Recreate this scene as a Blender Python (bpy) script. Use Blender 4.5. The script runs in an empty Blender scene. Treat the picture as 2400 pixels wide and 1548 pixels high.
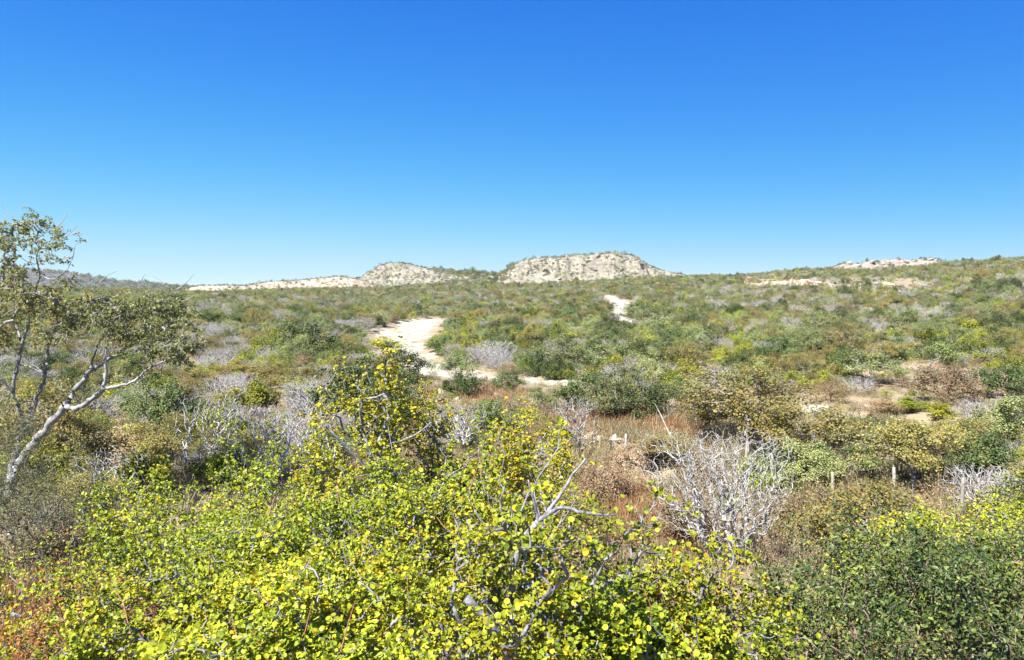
import bpy, math, random, time
import numpy as np
from mathutils import Vector, Matrix

random.seed(11)
rng = np.random.default_rng(11)
SC = bpy.context.scene
ROOT = SC.collection
_T0 = time.time()


def tick(s):
    print('TICK %6.1f %s' % (time.time() - _T0, s), flush=True)


# ------------------------------------------------------------------ camera, sky, sun, exposure
FPX = 2400 * 28.0 / 36.0            # focal length in photograph pixels
CAMZ = 6.0
PITCH = math.atan((774 - 690) / FPX)
cam_data = bpy.data.cameras.new('camera')
cam_data.lens = 28.0
cam_data.sensor_width = 36.0
cam_data.clip_start = 0.1
cam_data.clip_end = 20000
cam = bpy.data.objects.new('camera', cam_data)
cam.location = (0, 0, CAMZ)
cam.rotation_euler = (math.radians(90) - PITCH, 0, 0)
ROOT.objects.link(cam)
SC.camera = cam

SUN_DIR = Vector((-0.42, -0.50, 0.80)).normalized()
world = bpy.data.worlds.new('World')
SC.world = world
world.use_nodes = True
wn = world.node_tree
wn.nodes.clear()
w_out = wn.nodes.new('ShaderNodeOutputWorld')
w_bg = wn.nodes.new('ShaderNodeBackground')
w_sky = wn.nodes.new('ShaderNodeTexSky')
w_sky.sky_type = 'NISHITA'
w_sky.sun_disc = False
w_sky.sun_elevation = math.asin(SUN_DIR.z)
w_sky.sun_rotation = -math.atan2(SUN_DIR.x, SUN_DIR.y)
w_sky.altitude = 300
w_sky.air_density = 0.5
w_sky.dust_density = 0.0
w_sky.ozone_density = 10.0
# film-like shoulder on the sky's colour, the same in every direction
w_sep = wn.nodes.new('ShaderNodeSeparateXYZ')
wn.links.new(w_sky.outputs[0], w_sep.inputs[0])
w_com = wn.nodes.new('ShaderNodeCombineXYZ')
for i in range(3):
    pw = wn.nodes.new('ShaderNodeMath'); pw.operation = 'POWER'
    pw.inputs[1].default_value = (2.2, 1.3, 1.0)[i]
    wn.links.new(w_sep.outputs[i], pw.inputs[0])
    sc_ = wn.nodes.new('ShaderNodeMath'); sc_.operation = 'MULTIPLY'
    sc_.inputs[1].default_value = (-0.20, -0.27, -0.70)[i]
    wn.links.new(pw.outputs[0], sc_.inputs[0])
    e = wn.nodes.new('ShaderNodeMath'); e.operation = 'EXPONENT'
    wn.links.new(sc_.outputs[0], e.inputs[0])
    q = wn.nodes.new('ShaderNodeMath'); q.operation = 'MULTIPLY_ADD'
    q.inputs[2].default_value = 6.75 * (0.54, 0.87, 1.0)[i]; q.inputs[1].default_value = -q.inputs[2].default_value
    wn.links.new(e.outputs[0], q.inputs[0])
    wn.links.new(q.outputs[0], w_com.inputs[i])
w_bg.inputs['Strength'].default_value = 0.05
wn.links.new(w_com.outputs[0], w_bg.inputs['Color'])
wn.links.new(w_bg.outputs[0], w_out.inputs['Surface'])

sun_data = bpy.data.lights.new('sun', 'SUN')
sun_data.energy = 5.0
sun_data.angle = math.radians(0.5)
sun_data.color = (1.0, 0.965, 0.89)
sun = bpy.data.objects.new('sun', sun_data)
sun.rotation_euler = SUN_DIR.to_track_quat('Z', 'Y').to_euler()
sun.location = (0, 0, 60)
ROOT.objects.link(sun)

SC.view_settings.view_transform = 'Standard'
SC.view_settings.look = 'None'
SC.view_settings.gamma = 1.0
SC.view_settings.use_curve_mapping = False
SC.view_settings.exposure = 1.55
SC.render.engine = 'CYCLES'
SC.cycles.max_bounces = 5
SC.cycles.diffuse_bounces = 3
SC.cycles.glossy_bounces = 1
SC.cycles.transmission_bounces = 2
SC.cycles.transparent_max_bounces = 4
SC.cycles.use_denoising = True
SC.cycles.denoiser = 'OPENIMAGEDENOISE'
SC.cycles.denoising_input_passes = 'RGB_ALBEDO_NORMAL'
SC.cycles.caustics_reflective = False
SC.cycles.caustics_refractive = False

# ------------------------------------------------------------------ helpers: pixels, noise
CP, SP = math.cos(PITCH), math.sin(PITCH)


def ray(px, py):
    a = (px - 1200) / FPX
    b = (774 - py) / FPX
    y = CP + b * SP
    return Vector((a / y, 1.0, (-SP + b * CP) / y))


def at(px, py, Y):
    r = ray(px, py)
    return Vector((r.x * Y, Y, CAMZ + r.z * Y))


def to_px(x, y, z):
    dz = z - CAMZ
    f = y * CP - dz * SP
    u = y * SP + dz * CP
    return 1200 + x / f * FPX, 774 - u / f * FPX


def _hash(ix, iy, s):
    v = np.sin(ix * 127.1 + iy * 311.7 + s * 74.7) * 43758.5453
    return v - np.floor(v)


def vnoise(x, y, s=0):
    x = np.asarray(x, float); y = np.asarray(y, float)
    ix = np.floor(x); iy = np.floor(y)
    fx = x - ix; fy = y - iy
    fx = fx * fx * (3 - 2 * fx); fy = fy * fy * (3 - 2 * fy)
    a = _hash(ix, iy, s); b = _hash(ix + 1, iy, s)
    c = _hash(ix, iy + 1, s); d = _hash(ix + 1, iy + 1, s)
    return ((a * (1 - fx) + b * fx) * (1 - fy) + (c * (1 - fx) + d * fx) * fy) * 2 - 1


def fbm(x, y, s=0, o=4):
    t = 0; amp = 1.0; f = 1.0
    for k in range(o):
        t = t + amp * vnoise(np.asarray(x) * f, np.asarray(y) * f, s + k * 13)
        amp *= 0.5; f *= 2.03
    return t


def sstep(a, b, x):
    t = np.clip((x - a) / (b - a), 0, 1)
    return t * t * (3 - 2 * t)


# ------------------------------------------------------------------ terrain function
R_T = np.array([0, 5, 9, 14, 20, 40, 60, 100, 150, 200, 300, 400, 500, 650, 850, 1200, 2000, 7000], float)
PX_T = [-1400, 0, 400, 800, 1200, 1600, 2000, 2400, 3400]
Z_T = np.array([
    [2.0, 1.9, 1.1, .35, 0, 0, 0, .6, 1.5, 2.5, 4.5, 6.0, 7.0, 8.5, 10, 12, 10, 0],
    [2.0, 1.9, 1.1, .35, 0, 0, 0, .6, 1.5, 2.5, 4.5, 6.0, 7.0, 8.5, 10, 12, 10, 0],
    [2.0, 1.9, 1.1, .35, 0, 0, 0, .6, 1.4, 2.3, 3.6, 4.4, 4.8, 5.5, 8, 10, 10, 0],
    [2.0, 1.9, 1.1, .35, 0, 0, -.1, .8, 1.6, 2.4, 4.0, 5.2, 6.5, 9, 16, 20, 15, 0],
    [2.0, 1.9, 1.1, .35, 0, 0, -.1, .9, 1.9, 2.8, 5.2, 8.0, 11, 16, 25, 25, 20, 0],
    [2.0, 1.9, 1.1, .30, -.1, 0, 0, .8, 1.8, 3.4, 7.2, 11.5, 15.0, 19.5, 23, 23, 18, 0],
    [2.0, 1.9, 1.1, .25, -.2, .1, .2, .9, 2.3, 4.6, 9.5, 15, 19, 21, 22, 22, 15, 0],
    [2.0, 1.9, 1.1, .25, -.2, .1, .4, 1.4, 3.4, 6.5, 12.5, 19, 23.5, 25, 25, 24, 15, 0],
    [2.0, 1.9, 1.1, .25, -.2, .1, .4, 1.4, 3.4, 6.5, 12.5, 19, 23.5, 25, 25, 24, 15, 0]])
AZ_T = np.array([math.atan((p - 1200) / FPX) for p in PX_T])


def base_h(x, y):
    x = np.asarray(x, float); y = np.asarray(y, float)
    r = np.hypot(x, y)
    az = np.clip(np.arctan2(x, y), AZ_T[0], AZ_T[-1])
    j = np.clip(np.searchsorted(AZ_T, az) - 1, 0, len(AZ_T) - 2)
    t = (az - AZ_T[j]) / (AZ_T[j + 1] - AZ_T[j])
    t = t * t * (3 - 2 * t)
    i = np.clip(np.searchsorted(R_T, r) - 1, 0, len(R_T) - 2)
    s = np.clip((r - R_T[i]) / (R_T[i + 1] - R_T[i]), 0, 1)
    za = Z_T[j, i] * (1 - s) + Z_T[j, i + 1] * s
    zb = Z_T[j + 1, i] * (1 - s) + Z_T[j + 1, i + 1] * s
    z = za * (1 - t) + zb * t
    z = z + 0.10 * fbm(x / 2.3, y / 2.3, 3, 3) * sstep(0, 12, r)
    z = z + np.clip(r / 500, 0, 1) * 1.4 * fbm(x / 60, y / 60, 9, 3)
    # earth bank in front of the fence
    s2 = y - (26.4 - (x - 3.0) * 0.42)
    m = sstep(2.6, 3.6, x) * (1 - sstep(5.2, 6.6, x))
    bank = 0.95 * sstep(-1.5, -0.6, s2) * (1 - 0.75 * sstep(0.3, 4.0, s2)) * (1 - sstep(5, 11, s2))
    z = z + m * bank
    return z


_YS = np.geomspace(3.0, 1500.0, 900)


def ground_hits(px, py, h=None):
    """where the photograph's pixel rays meet the terrain (vectorised)"""
    h = h or base_h
    px = np.atleast_1d(np.asarray(px, float)); py = np.atleast_1d(np.asarray(py, float))
    a = (px - 1200) / FPX; b = (774 - py) / FPX
    y = CP + b * SP
    rx = (a / y)[:, None]; rz = ((-SP + b * CP) / y)[:, None]
    gap = CAMZ + rz * _YS[None] - base_h(rx * _YS[None], np.broadcast_to(_YS[None], (len(px), len(_YS))))
    hit = gap <= 0
    i = np.where(hit.any(1), hit.argmax(1), len(_YS) - 1)
    i = np.clip(i, 1, None)
    k = np.arange(len(px))
    g0, g1 = gap[k, i - 1], gap[k, i]
    t = np.clip(g0 / np.where(np.abs(g0 - g1) < 1e-9, 1, g0 - g1), 0, 1)
    Y = _YS[i - 1] + (_YS[i] - _YS[i - 1]) * t
    X = rx[:, 0] * Y
    return np.stack([X, Y, h(X, Y)], -1)


def ground_hit(px, py, h=None):
    return Vector(ground_hits(px, py, h)[0])


# channels: (points as px, py, width in metres)
WASH = [(1340, 897, 2.6), (1260, 891, 3.2), (1170, 885, 3.6), (1080, 876, 4.0), (1015, 862, 4.0), (985, 843, 4.2),
        (950, 822, 4.4), (930, 804, 5.6), (945, 787, 5.0), (975, 772, 4.0), (1000, 760, 3.4), (1015, 750, 3.0)]
WASH_B = [(905, 786, 4.0), (930, 776, 4.5), (960, 763, 5.5), (985, 752, 6.0), (1020, 745, 3.0)]
TRACK = [(1690, 800, .8), (1640, 789, 1.0), (1560, 770, 1.2), (1490, 757, 1.5), (1452, 747, 2.6), (1444, 735, 3.0), (1458, 720, 3.4),
         (1452, 710, 3.4), (1440, 702, 3.2), (1425, 694, 2.8)]
TRACK_B = [(1446, 704, 2.4), (1464, 708, 2.6), (1492, 713, 2.4)]
ROAD = [(1790, 948, 1.6), (1840, 949, 2.2), (1900, 955, 2.0), (1970, 972, 1.8), (2070, 984, 1.6), (2160, 992, 1.5), (2230, 1004, .9)]
ROAD_B = [(1990, 941, 1.0), (2040, 944, 1.5), (2080, 946, 1.0)]
ROAD_C = [(2060, 852, 1.2), (2110, 857, 2.2), (2190, 866, 1.6), (2290, 877, 2.2), (2345, 884, 1.6)]


def chan_pts(spec):
    P = [ground_hit(a, b) for a, b, w in spec]
    W = [w for a, b, w in spec]
    # catmull-rom resample
    out = []; ow = []
    n = len(P)
    for i in range(n - 1):
        p0 = P[max(i - 1, 0)]; p1 = P[i]; p2 = P[i + 1]; p3 = P[min(i + 2, n - 1)]
        for k in range(8):
            t = k / 8
            q = 0.5 * ((2 * p1) + (p2 - p0) * t + (2 * p0 - 5 * p1 + 4 * p2 - p3) * t * t + (3 * p1 - p0 - 3 * p2 + p3) * t ** 3)
            out.append((q.x, q.y)); ow.append(W[i] * (1 - t) + W[i + 1] * t)
    out.append((P[-1].x, P[-1].y)); ow.append(W[-1])
    return np.array(out), np.array(ow)


CHANS = {k: chan_pts(v) for k, v in dict(wash=WASH, wash_b=WASH_B, track=TRACK, track_b=TRACK_B, road=ROAD, road_b=ROAD_B, road_c=ROAD_C).items()}


def chan_dist(x, y):
    """distance beyond the nearest channel's edge (negative inside)"""
    x = np.asarray(x, float); y = np.asarray(y, float)
    d = np.full(x.shape, 1e9)
    for P, W in CHANS.values():
        for i in range(0, len(P), 2):
            d = np.minimum(d, np.hypot(x - P[i, 0], y - P[i, 1]) - W[i] * 0.5)
    return d


def H(x, y):
    z = base_h(x, y)
    d = chan_dist(x, y)
    return z - 0.30 * (1 - sstep(-0.6, 1.0, d))


# ------------------------------------------------------------------ hills (fan-shaped height fields standing on the plain)
HILLS = {
    'pale_mesa': dict(Y=640, front=95, back=90, base=652, rough=3.6, flat=.30, prof=[(1140, 660), (1188, 640), (1206, 623), (1225, 615), (1280, 609), (1340, 604), (1400, 601), (1440, 597),
                      (1478, 603), (1498, 612), (1516, 623), (1538, 633), (1562, 643), (1595, 648), (1640, 664)]),
    'rounded_hill': dict(Y=740, front=100, back=110, base=668, rough=3.0, flat=.12, prof=[(770, 676), (815, 662), (850, 650), (872, 634), (892, 624), (918, 618), (950, 619), (985, 627),
                      (1020, 635), (1070, 640), (1120, 641), (1180, 648), (1220, 668)]),
    'sandy_ridge': dict(Y=690, front=65, back=80, base=680, rough=1.5, flat=.2, prof=[(395, 690), (440, 676), (470, 671), (520, 670), (580, 671), (630, 662), (700, 659), (760, 653), (800, 650),
                      (832, 655), (870, 664), (930, 676), (980, 690)]),
    'far_hill': dict(Y=1500, front=300, back=300, base=676, rough=4.0, flat=.1, prof=[(-500, 690), (-260, 660), (-100, 642), (20, 634), (105, 637), (160, 641), (220, 652), (290, 664), (360, 668), (430, 674), (520, 690)]),
    'rocky_crest': dict(Y=500, front=42, back=40, base=632, rough=2.2, flat=.15, prof=[(1900, 640), (1950, 628), (1975, 620), (2000, 624), (2035, 613), (2060, 616), (2095, 609), (2120, 615),
                      (2160, 607), (2190, 609), (2215, 617), (2270, 620), (2340, 630)]),
}
for k, hd in HILLS.items():
    pp = np.array(hd['prof'], float)
    hd['a'] = (pp[:, 0] - 1200) / FPX
    hd['z'] = np.array([at(p, q, hd['Y']).z for p, q in pp])


def hill_h(name, x, y):
    hd = HILLS[name]
    x = np.asarray(x, float); y = np.asarray(y, float)
    a = x / np.maximum(y, 1)
    zt = np.interp(a, hd['a'], hd['z'])
    v = (y - hd['Y'])
    g = np.where(v < 0, 1 + v / hd['front'], 1 - v / hd['back'])
    g = np.clip(g, 0, 1)
    g = np.clip(g / (1 - hd['flat']), 0, 1)
    g = np.where(v < 0, g ** 1.15, g) 
    g = g * g * (3 - 2 * g) * .6 + g * .4
    hb = base_h(x, y) - 2.0
    rn = fbm(x / 9, y / 9, 41, 4)
    rdg = 1 - np.abs(fbm(x / 9, y / 45, 77, 3)) * 1.2
    env = np.clip(4 * g * (1.02 - g), 0, 1)
    z = hb + (zt - hb) * g + hd['rough'] * env * (0.55 * rn + 0.7 * (rdg - .6)) 
    edge = sstep(hd['a'][0], hd['a'][0] + .02, a) * (1 - sstep(hd['a'][-1] - .02, hd['a'][-1], a))
    return np.where((g <= 0), hb, hb + (z - hb) * edge)


def full_h(x, y):
    z = H(x, y)
    which = np.zeros(np.shape(z), int)
    for i, k in enumerate(HILLS):
        hz = hill_h(k, x, y)
        m = hz > z
        z = np.where(m, hz, z)
        which = np.where(m, i + 1, which)
    return z, which


# ------------------------------------------------------------------ mesh building
def make_mesh(name, verts, polys, mats=(), rnd=None, matidx=None, smooth=False):
    """polys: list of int arrays (M,k); rnd: per face float list in the same order"""
    me = bpy.data.meshes.new(name)
    verts = np.ascontiguousarray(verts, dtype=np.float32)
    me.vertices.add(len(verts))
    me.vertices.foreach_set('co', verts.ravel())
    loops = []; starts = []; off = 0
    for p in polys:
        p = np.asarray(p, dtype=np.int32)
        if len(p) == 0:
            continue
        loops.append(p.ravel())
        starts.append(off + np.arange(len(p), dtype=np.int32) * p.shape[1])
        off += p.size
    loops = np.concatenate(loops); starts = np.concatenate(starts).astype(np.int32)
    me.loops.add(len(loops)); me.loops.foreach_set('vertex_index', loops)
    me.polygons.add(len(starts)); me.polygons.foreach_set('loop_start', starts)
    if matidx is not None:
        me.polygons.foreach_set('material_index', np.asarray(matidx, dtype=np.int32))
    me.polygons.foreach_set('use_smooth', np.full(len(starts), bool(smooth)))
    for m in mats:
        me.materials.append(m)
    me.update(calc_edges=True)
    if rnd is not None:
        at_ = me.attributes.new('rnd', 'FLOAT', 'FACE')
        at_.data.foreach_set('value', np.asarray(rnd, dtype=np.float32))
    return me


def add_obj(name, me, parent=None, loc=None):
    o = bpy.data.objects.new(name, me)
    ROOT.objects.link(o)
    if parent is not None:
        o.parent = parent
    if loc is not None:
        o.location = loc
    return o


def tag(o, label=None, cat=None, group=None, kind=None):
    if label: o['label'] = label
    if cat: o['category'] = cat
    if group: o['group'] = group
    if kind: o['kind'] = kind
    return o


def empty(name, loc, rz=0):
    o = bpy.data.objects.new(name, None)
    o.empty_display_size = .2
    ROOT.objects.link(o)
    o.location = loc
    o.rotation_euler = (0, 0, rz)
    return o


# ------------------------------------------------------------------ materials
def nt(mat):
    mat.use_nodes = True
    t = mat.node_tree
    t.nodes.clear()
    return t, t.nodes, t.links


def ramp(nodes, stops, interp='LINEAR'):
    r = nodes.new('ShaderNodeValToRGB')
    r.color_ramp.interpolation = interp
    el = r.color_ramp.elements
    while len(el) < len(stops):
        el.new(0.5)
    for e, (p, c) in zip(el, stops):
        e.position = p
        e.color = (c[0], c[1], c[2], 1)
    return r


def leaf_mat(name, stops, trans=0.35, rough=0.5, var=0.35, hue=0.02, spec=.35):
    m = bpy.data.materials.new(name)
    t, N, L = nt(m)
    out = N.new('ShaderNodeOutputMaterial')
    att = N.new('ShaderNodeAttribute'); att.attribute_name = 'rnd'
    rp = ramp(N, stops)
    L.new(att.outputs['Fac'], rp.inputs['Fac'])
    oi = N.new('ShaderNodeObjectInfo')
    hs = N.new('ShaderNodeHueSaturation')
    mr = N.new('ShaderNodeMapRange'); mr.inputs[3].default_value = 1 - var; mr.inputs[4].default_value = 1 + var
    L.new(oi.outputs['Random'], mr.inputs[0])
    mh = N.new('ShaderNodeMath'); mh.operation = 'MULTIPLY'; mh.inputs[1].default_value = 7.31
    mf = N.new('ShaderNodeMath'); mf.operation = 'FRACT'
    L.new(oi.outputs['Random'], mh.inputs[0]); L.new(mh.outputs[0], mf.inputs[0])
    m2 = N.new('ShaderNodeMapRange'); m2.inputs[3].default_value = .5 - hue; m2.inputs[4].default_value = .5 + hue
    L.new(mf.outputs[0], m2.inputs[0])
    L.new(m2.outputs[0], hs.inputs['Hue']); L.new(mr.outputs[0], hs.inputs['Value'])
    L.new(rp.outputs['Color'], hs.inputs['Color'])
    p = N.new('ShaderNodeBsdfPrincipled')
    p.inputs['Roughness'].default_value = rough
    p.inputs['Specular IOR Level'].default_value = spec
    L.new(hs.outputs[0], p.inputs['Base Color'])
    tr = N.new('ShaderNodeBsdfTranslucent')
    L.new(hs.outputs[0], tr.inputs['Color'])
    mx = N.new('ShaderNodeMixShader'); mx.inputs[0].default_value = trans
    L.new(p.outputs[0], mx.inputs[1]); L.new(tr.outputs[0], mx.inputs[2])
    L.new(mx.outputs[0], out.inputs['Surface'])
    return m


def bark_mat(name, c1, c2, scale=14, dark=None, bump=.4):
    m = bpy.data.materials.new(name)
    t, N, L = nt(m)
    out = N.new('ShaderNodeOutputMaterial')
    tc = N.new('ShaderNodeTexCoord')
    nz = N.new('ShaderNodeTexNoise'); nz.inputs['Scale'].default_value = scale; nz.inputs['Detail'].default_value = 4
    L.new(tc.outputs['Object'], nz.inputs['Vector'])
    stops = [(.3, c1), (.65, c2)]
    if dark: stops = [(.28, dark), (.38, c1), (.65, c2)]
    rp = ramp(N, stops)
    L.new(nz.outputs['Fac'], rp.inputs['Fac'])
    oi = N.new('ShaderNodeObjectInfo')
    hs = N.new('ShaderNodeHueSaturation')
    mr = N.new('ShaderNodeMapRange'); mr.inputs[3].default_value = .8; mr.inputs[4].default_value = 1.15
    L.new(oi.outputs['Random'], mr.inputs[0]); L.new(mr.outputs[0], hs.inputs['Value'])
    L.new(rp.outputs['Color'], hs.inputs['Color'])
    p = N.new('ShaderNodeBsdfPrincipled'); p.inputs['Roughness'].default_value = .75
    p.inputs['Specular IOR Level'].default_value = .2
    L.new(hs.outputs[0], p.inputs['Base Color'])
    if bump:
        b = N.new('ShaderNodeBump'); b.inputs['Strength'].default_value = bump; b.inputs['Distance'].default_value = .01
        L.new(nz.outputs['Fac'], b.inputs['Height']); L.new(b.outputs[0], p.inputs['Normal'])
    L.new(p.outputs[0], out.inputs['Surface'])
    return m


def earth_mat(name, stops, scale, scale2, stops2, mixfac=.5, bump=.5, bdist=.05, bscale=6, rough=.9, third=None):
    """soil / sand / rock: two noise layers in world coordinates"""
    m = bpy.data.materials.new(name)
    t, N, L = nt(m)
    out = N.new('ShaderNodeOutputMaterial')
    g = N.new('ShaderNodeNewGeometry')
    n1 = N.new('ShaderNodeTexNoise'); n1.inputs['Scale'].default_value = scale; n1.inputs['Detail'].default_value = 8; n1.inputs['Roughness'].default_value = .6
    n2 = N.new('ShaderNodeTexNoise'); n2.inputs['Scale'].default_value = scale2; n2.inputs['Detail'].default_value = 6; n2.inputs['Roughness'].default_value = .65
    n3 = N.new('ShaderNodeTexNoise'); n3.inputs['Scale'].default_value = bscale; n3.inputs['Detail'].default_value = 10
    for n in (n1, n2, n3):
        L.new(g.outputs['Position'], n.inputs['Vector'])
    r1 = ramp(N, stops); r2 = ramp(N, stops2)
    L.new(n1.outputs['Fac'], r1.inputs['Fac']); L.new(n2.outputs['Fac'], r2.inputs['Fac'])
    mx = N.new('ShaderNodeMix'); mx.data_type = 'RGBA'; mx.inputs[0].default_value = mixfac
    L.new(r1.outputs['Color'], mx.inputs[6]); L.new(r2.outputs['Color'], mx.inputs[7])
    col = mx.outputs[2]
    p = N.new('ShaderNodeBsdfPrincipled'); p.inputs['Roughness'].default_value = rough
    p.inputs['Specular IOR Level'].default_value = .15
    L.new(col, p.inputs['Base Color'])
    b = N.new('ShaderNodeBump'); b.inputs['Strength'].default_value = bump; b.inputs['Distance'].default_value = bdist
    L.new(n3.outputs['Fac'], b.inputs['Height']); L.new(b.outputs[0], p.inputs['Normal'])
    L.new(p.outputs[0], out.inputs['Surface'])
    return m


M = {}
M['ground'] = earth_mat('soil', [(.35, (.24, .165, .095)), (.55, (.29, .235, .155)), (.7, (.21, .175, .115))], .35, 4.0,
                        [(.35, (.17, .13, .085)), (.5, (.27, .22, .145)), (.7, (.33, .285, .20))], .5, .8, .06, 9)
M['sand'] = earth_mat('wash_sand', [(.3, (.27, .255, .19)), (.6, (.36, .35, .275))], .35, 3, [(.35, (.23, .21, .15)), (.55, (.34, .33, .255)), (.7, (.37, .36, .285))], .4, .5, .03, 7)
M['track'] = earth_mat('track_dirt', [(.3, (.30, .27, .24)), (.6, (.43, .39, .33))], .6, 3, [(.35, (.26, .23, .205)), (.6, (.45, .41, .35))], .5, .5, .03, 5)
M['verge'] = earth_mat('track_verge', [(.3, (.22, .20, .18)), (.6, (.32, .29, .25))], .8, 3, [(.35, (.2, .2, .17)), (.6, (.34, .31, .27))], .5, .5, .05, 5)
M['mesa'] = earth_mat('mesa_rock', [(.40, (.15, .13, .095)), (.50, (.225, .205, .155)), (.62, (.29, .275, .22))], .06, .35, [(.38, (.135, .12, .088)), (.50, (.225, .205, .155)), (.65, (.30, .285, .235))], .55, 1.0, 1.5, .25)
M['ridge'] = earth_mat('ridge_sand', [(.40, (.16, .11, .075)), (.52, (.32, .26, .195)), (.62, (.40, .34, .27))], .05, .3, [(.36, (.16, .12, .085)), (.5, (.33, .275, .21)), (.65, (.40, .35, .285))], .5, .8, .8, .3)
M['farhill'] = earth_mat('far_slope', [(.35, (.07, .072, .07)), (.6, (.115, .11, .11))], .02, .12, [(.35, (.06, .062, .06)), (.6, (.12, .115, .115))], .5, .8, 2, .1)
M['crest'] = earth_mat('crest_rock', [(.38, (.17, .135, .11)), (.6, (.30, .26, .22))], .08, .5, [(.36, (.15, .12, .10)), (.6, (.33, .28, .235))], .5, 1.0, .8, .4)
M['rock'] = earth_mat('pale_rock', [(.35, (.30, .24, .17)), (.6, (.43, .37, .30))], 2.0, 9, [(.35, (.28, .23, .17)), (.6, (.43, .39, .32))], .5, .7, .05, 9)

M['lomboy'] = leaf_mat('round_leaf', [(0, (.08, .12, .014)), (.12, (.14, .19, .016)), (.34, (.235, .285, .02)), (.62, (.325, .36, .022)), (.82, (.41, .39, .028)), (.90, (.52, .41, .02)), (.975, (.55, .33, .022)), (.99, (.50, .22, .03)), (1, (.42, .11, .04))], .28, .45, .16, .008, .25)
M['lomboy_yellow'] = leaf_mat('yellow_round_leaf', [(0, (.14, .17, .014)), (.25, (.27, .28, .018)), (.5, (.38, .34, .022)), (.75, (.52, .39, .02)), (.94, (.58, .34, .02)), (1, (.46, .15, .05))], .30, .45, .12, .006, .25)
M['bright'] = leaf_mat('bright_leaf', [(0, (.12, .16, .014)), (.5, (.25, .29, .022)), (.85, (.36, .37, .03)), (1, (.45, .36, .03))], .33, .5, .38, .02)
M['dark'] = leaf_mat('dark_leaf', [(0, (.03, .055, .016)), (.5, (.078, .118, .032)), (.85, (.14, .18, .05)), (1, (.20, .22, .065))], .25, .5, .42, .018, .2)
M['near_dark'] = leaf_mat('small_green_leaf', [(0, (.018, .034, .010)), (.45, (.055, .085, .018)), (.8, (.13, .165, .036)), (.97, (.24, .255, .065)), (1, (.44, .18, .05))], .2, .45, .1, .008, .3)
M['olive'] = leaf_mat('grey_green_leaf', [(0, (.11, .13, .042)), (.5, (.20, .235, .07)), (.85, (.285, .31, .10)), (1, (.35, .32, .10))], .28, .55, .38, .024)
M['tan'] = leaf_mat('tan_leaf', [(0, (.12, .12, .03)), (.4, (.23, .205, .05)), (.8, (.33, .27, .07)), (1, (.40, .25, .07))], .34, .55, .2, .012)
M['brown'] = leaf_mat('dry_leaf', [(0, (.16, .13, .06)), (.4, (.26, .215, .10)), (.75, (.35, .29, .14)), (.92, (.38, .24, .10)), (1, (.40, .13, .05))], .3, .6, .3, .025)
M['rust'] = leaf_mat('rust_grass', [(0, (.22, .11, .05)), (.5, (.36, .19, .085)), (1, (.44, .28, .15))], .3, .6, .25, .012)
M['redleaf'] = leaf_mat('red_leaf', [(0, (.14, .05, .025)), (.5, (.32, .115, .04)), (.8, (.42, .20, .06)), (1, (.30, .22, .06))], .3, .55, .15, .01, .2)
M['straw'] = leaf_mat('straw', [(0, (.20, .18, .08)), (.5, (.30, .265, .14)), (1, (.40, .34, .21))], .3, .6, .25, .014)
M['feather'] = leaf_mat('feathery_leaf', [(0, (.05, .065, .028)), (.5, (.105, .125, .052)), (1, (.18, .19, .085))], .3, .55, .15, .01)
M['tree_leaf'] = leaf_mat('drooping_leaf', [(0, (.11, .13, .045)), (.45, (.21, .225, .075)), (.8, (.31, .30, .11)), (.95, (.34, .26, .06)), (1, (.46, .24, .05))], .38, .5, .05, .004)
M['greybark'] = bark_mat('grey_bark', (.13, .125, .14), (.29, .29, .32), 26, (.06, .055, .06), .6)
M['whitebark'] = bark_mat('white_bark', (.17, .165, .17), (.30, .295, .30), 7, (.045, .04, .04))
M['deadbark'] = bark_mat('dead_wood', (.26, .25, .235), (.40, .385, .36), 9, (.13, .115, .10), .2)
M['greytwig'] = bark_mat('grey_twig', (.25, .235, .23), (.38, .36, .352), 3, None, 0)
M['browntwig'] = bark_mat('brown_twig', (.12, .08, .06), (.26, .19, .15), 8, None, 0)
M['redtwig'] = bark_mat('red_twig', (.28, .09, .055), (.42, .20, .13), 8, None, 0)
M['post'] = bark_mat('weathered_post', (.25, .23, .19), (.37, .345, .29), 12, (.13, .11, .09), .5)
M['cactus'] = leaf_mat('cactus_skin', [(0, (.12, .14, .05)), (.5, (.22, .22, .09)), (1, (.32, .30, .14))], 0.0, .6, .15, .01)

tick('terrain fn')
# ------------------------------------------------------------------ setting: ground sheet
def build_ground():
    az = np.concatenate([np.linspace(-180, -44, 35)[:-1], np.linspace(-44, 44, 309), np.linspace(44, 180, 35)[1:]])
    az = np.radians(az)
    r = [0.6]
    while r[-1] < 7000:
        r.append(r[-1] * 1.019 + .004)
    r = np.array(r)
    A, Rr = np.meshgrid(az, r)
    X = Rr * np.sin(A); Y = Rr * np.cos(A)
    Z = H(X, Y)
    V = np.stack([X, Y, Z], -1).reshape(-1, 3)
    na, nr = len(az), len(r)
    i, j = np.meshgrid(np.arange(nr - 1), np.arange(na - 1), indexing='ij')
    a = (i * na + j).ravel()
    F = np.stack([a, a + 1, a + na + 1, a + na], -1)
    c = len(V)
    V = np.vstack([V, [[0, 0, float(H(np.array([0.]), np.array([0.]))[0])]]])
    jj = np.arange(na - 1)
    T = np.stack([np.full(na - 1, c), jj + 1, jj], -1)
    o = add_obj('ground', make_mesh('ground', V, [F, T], [M['ground']], smooth=True))
    tag(o, 'reddish sandy soil between the desert shrubs', kind='structure')
    return o


ground = build_ground()


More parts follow.
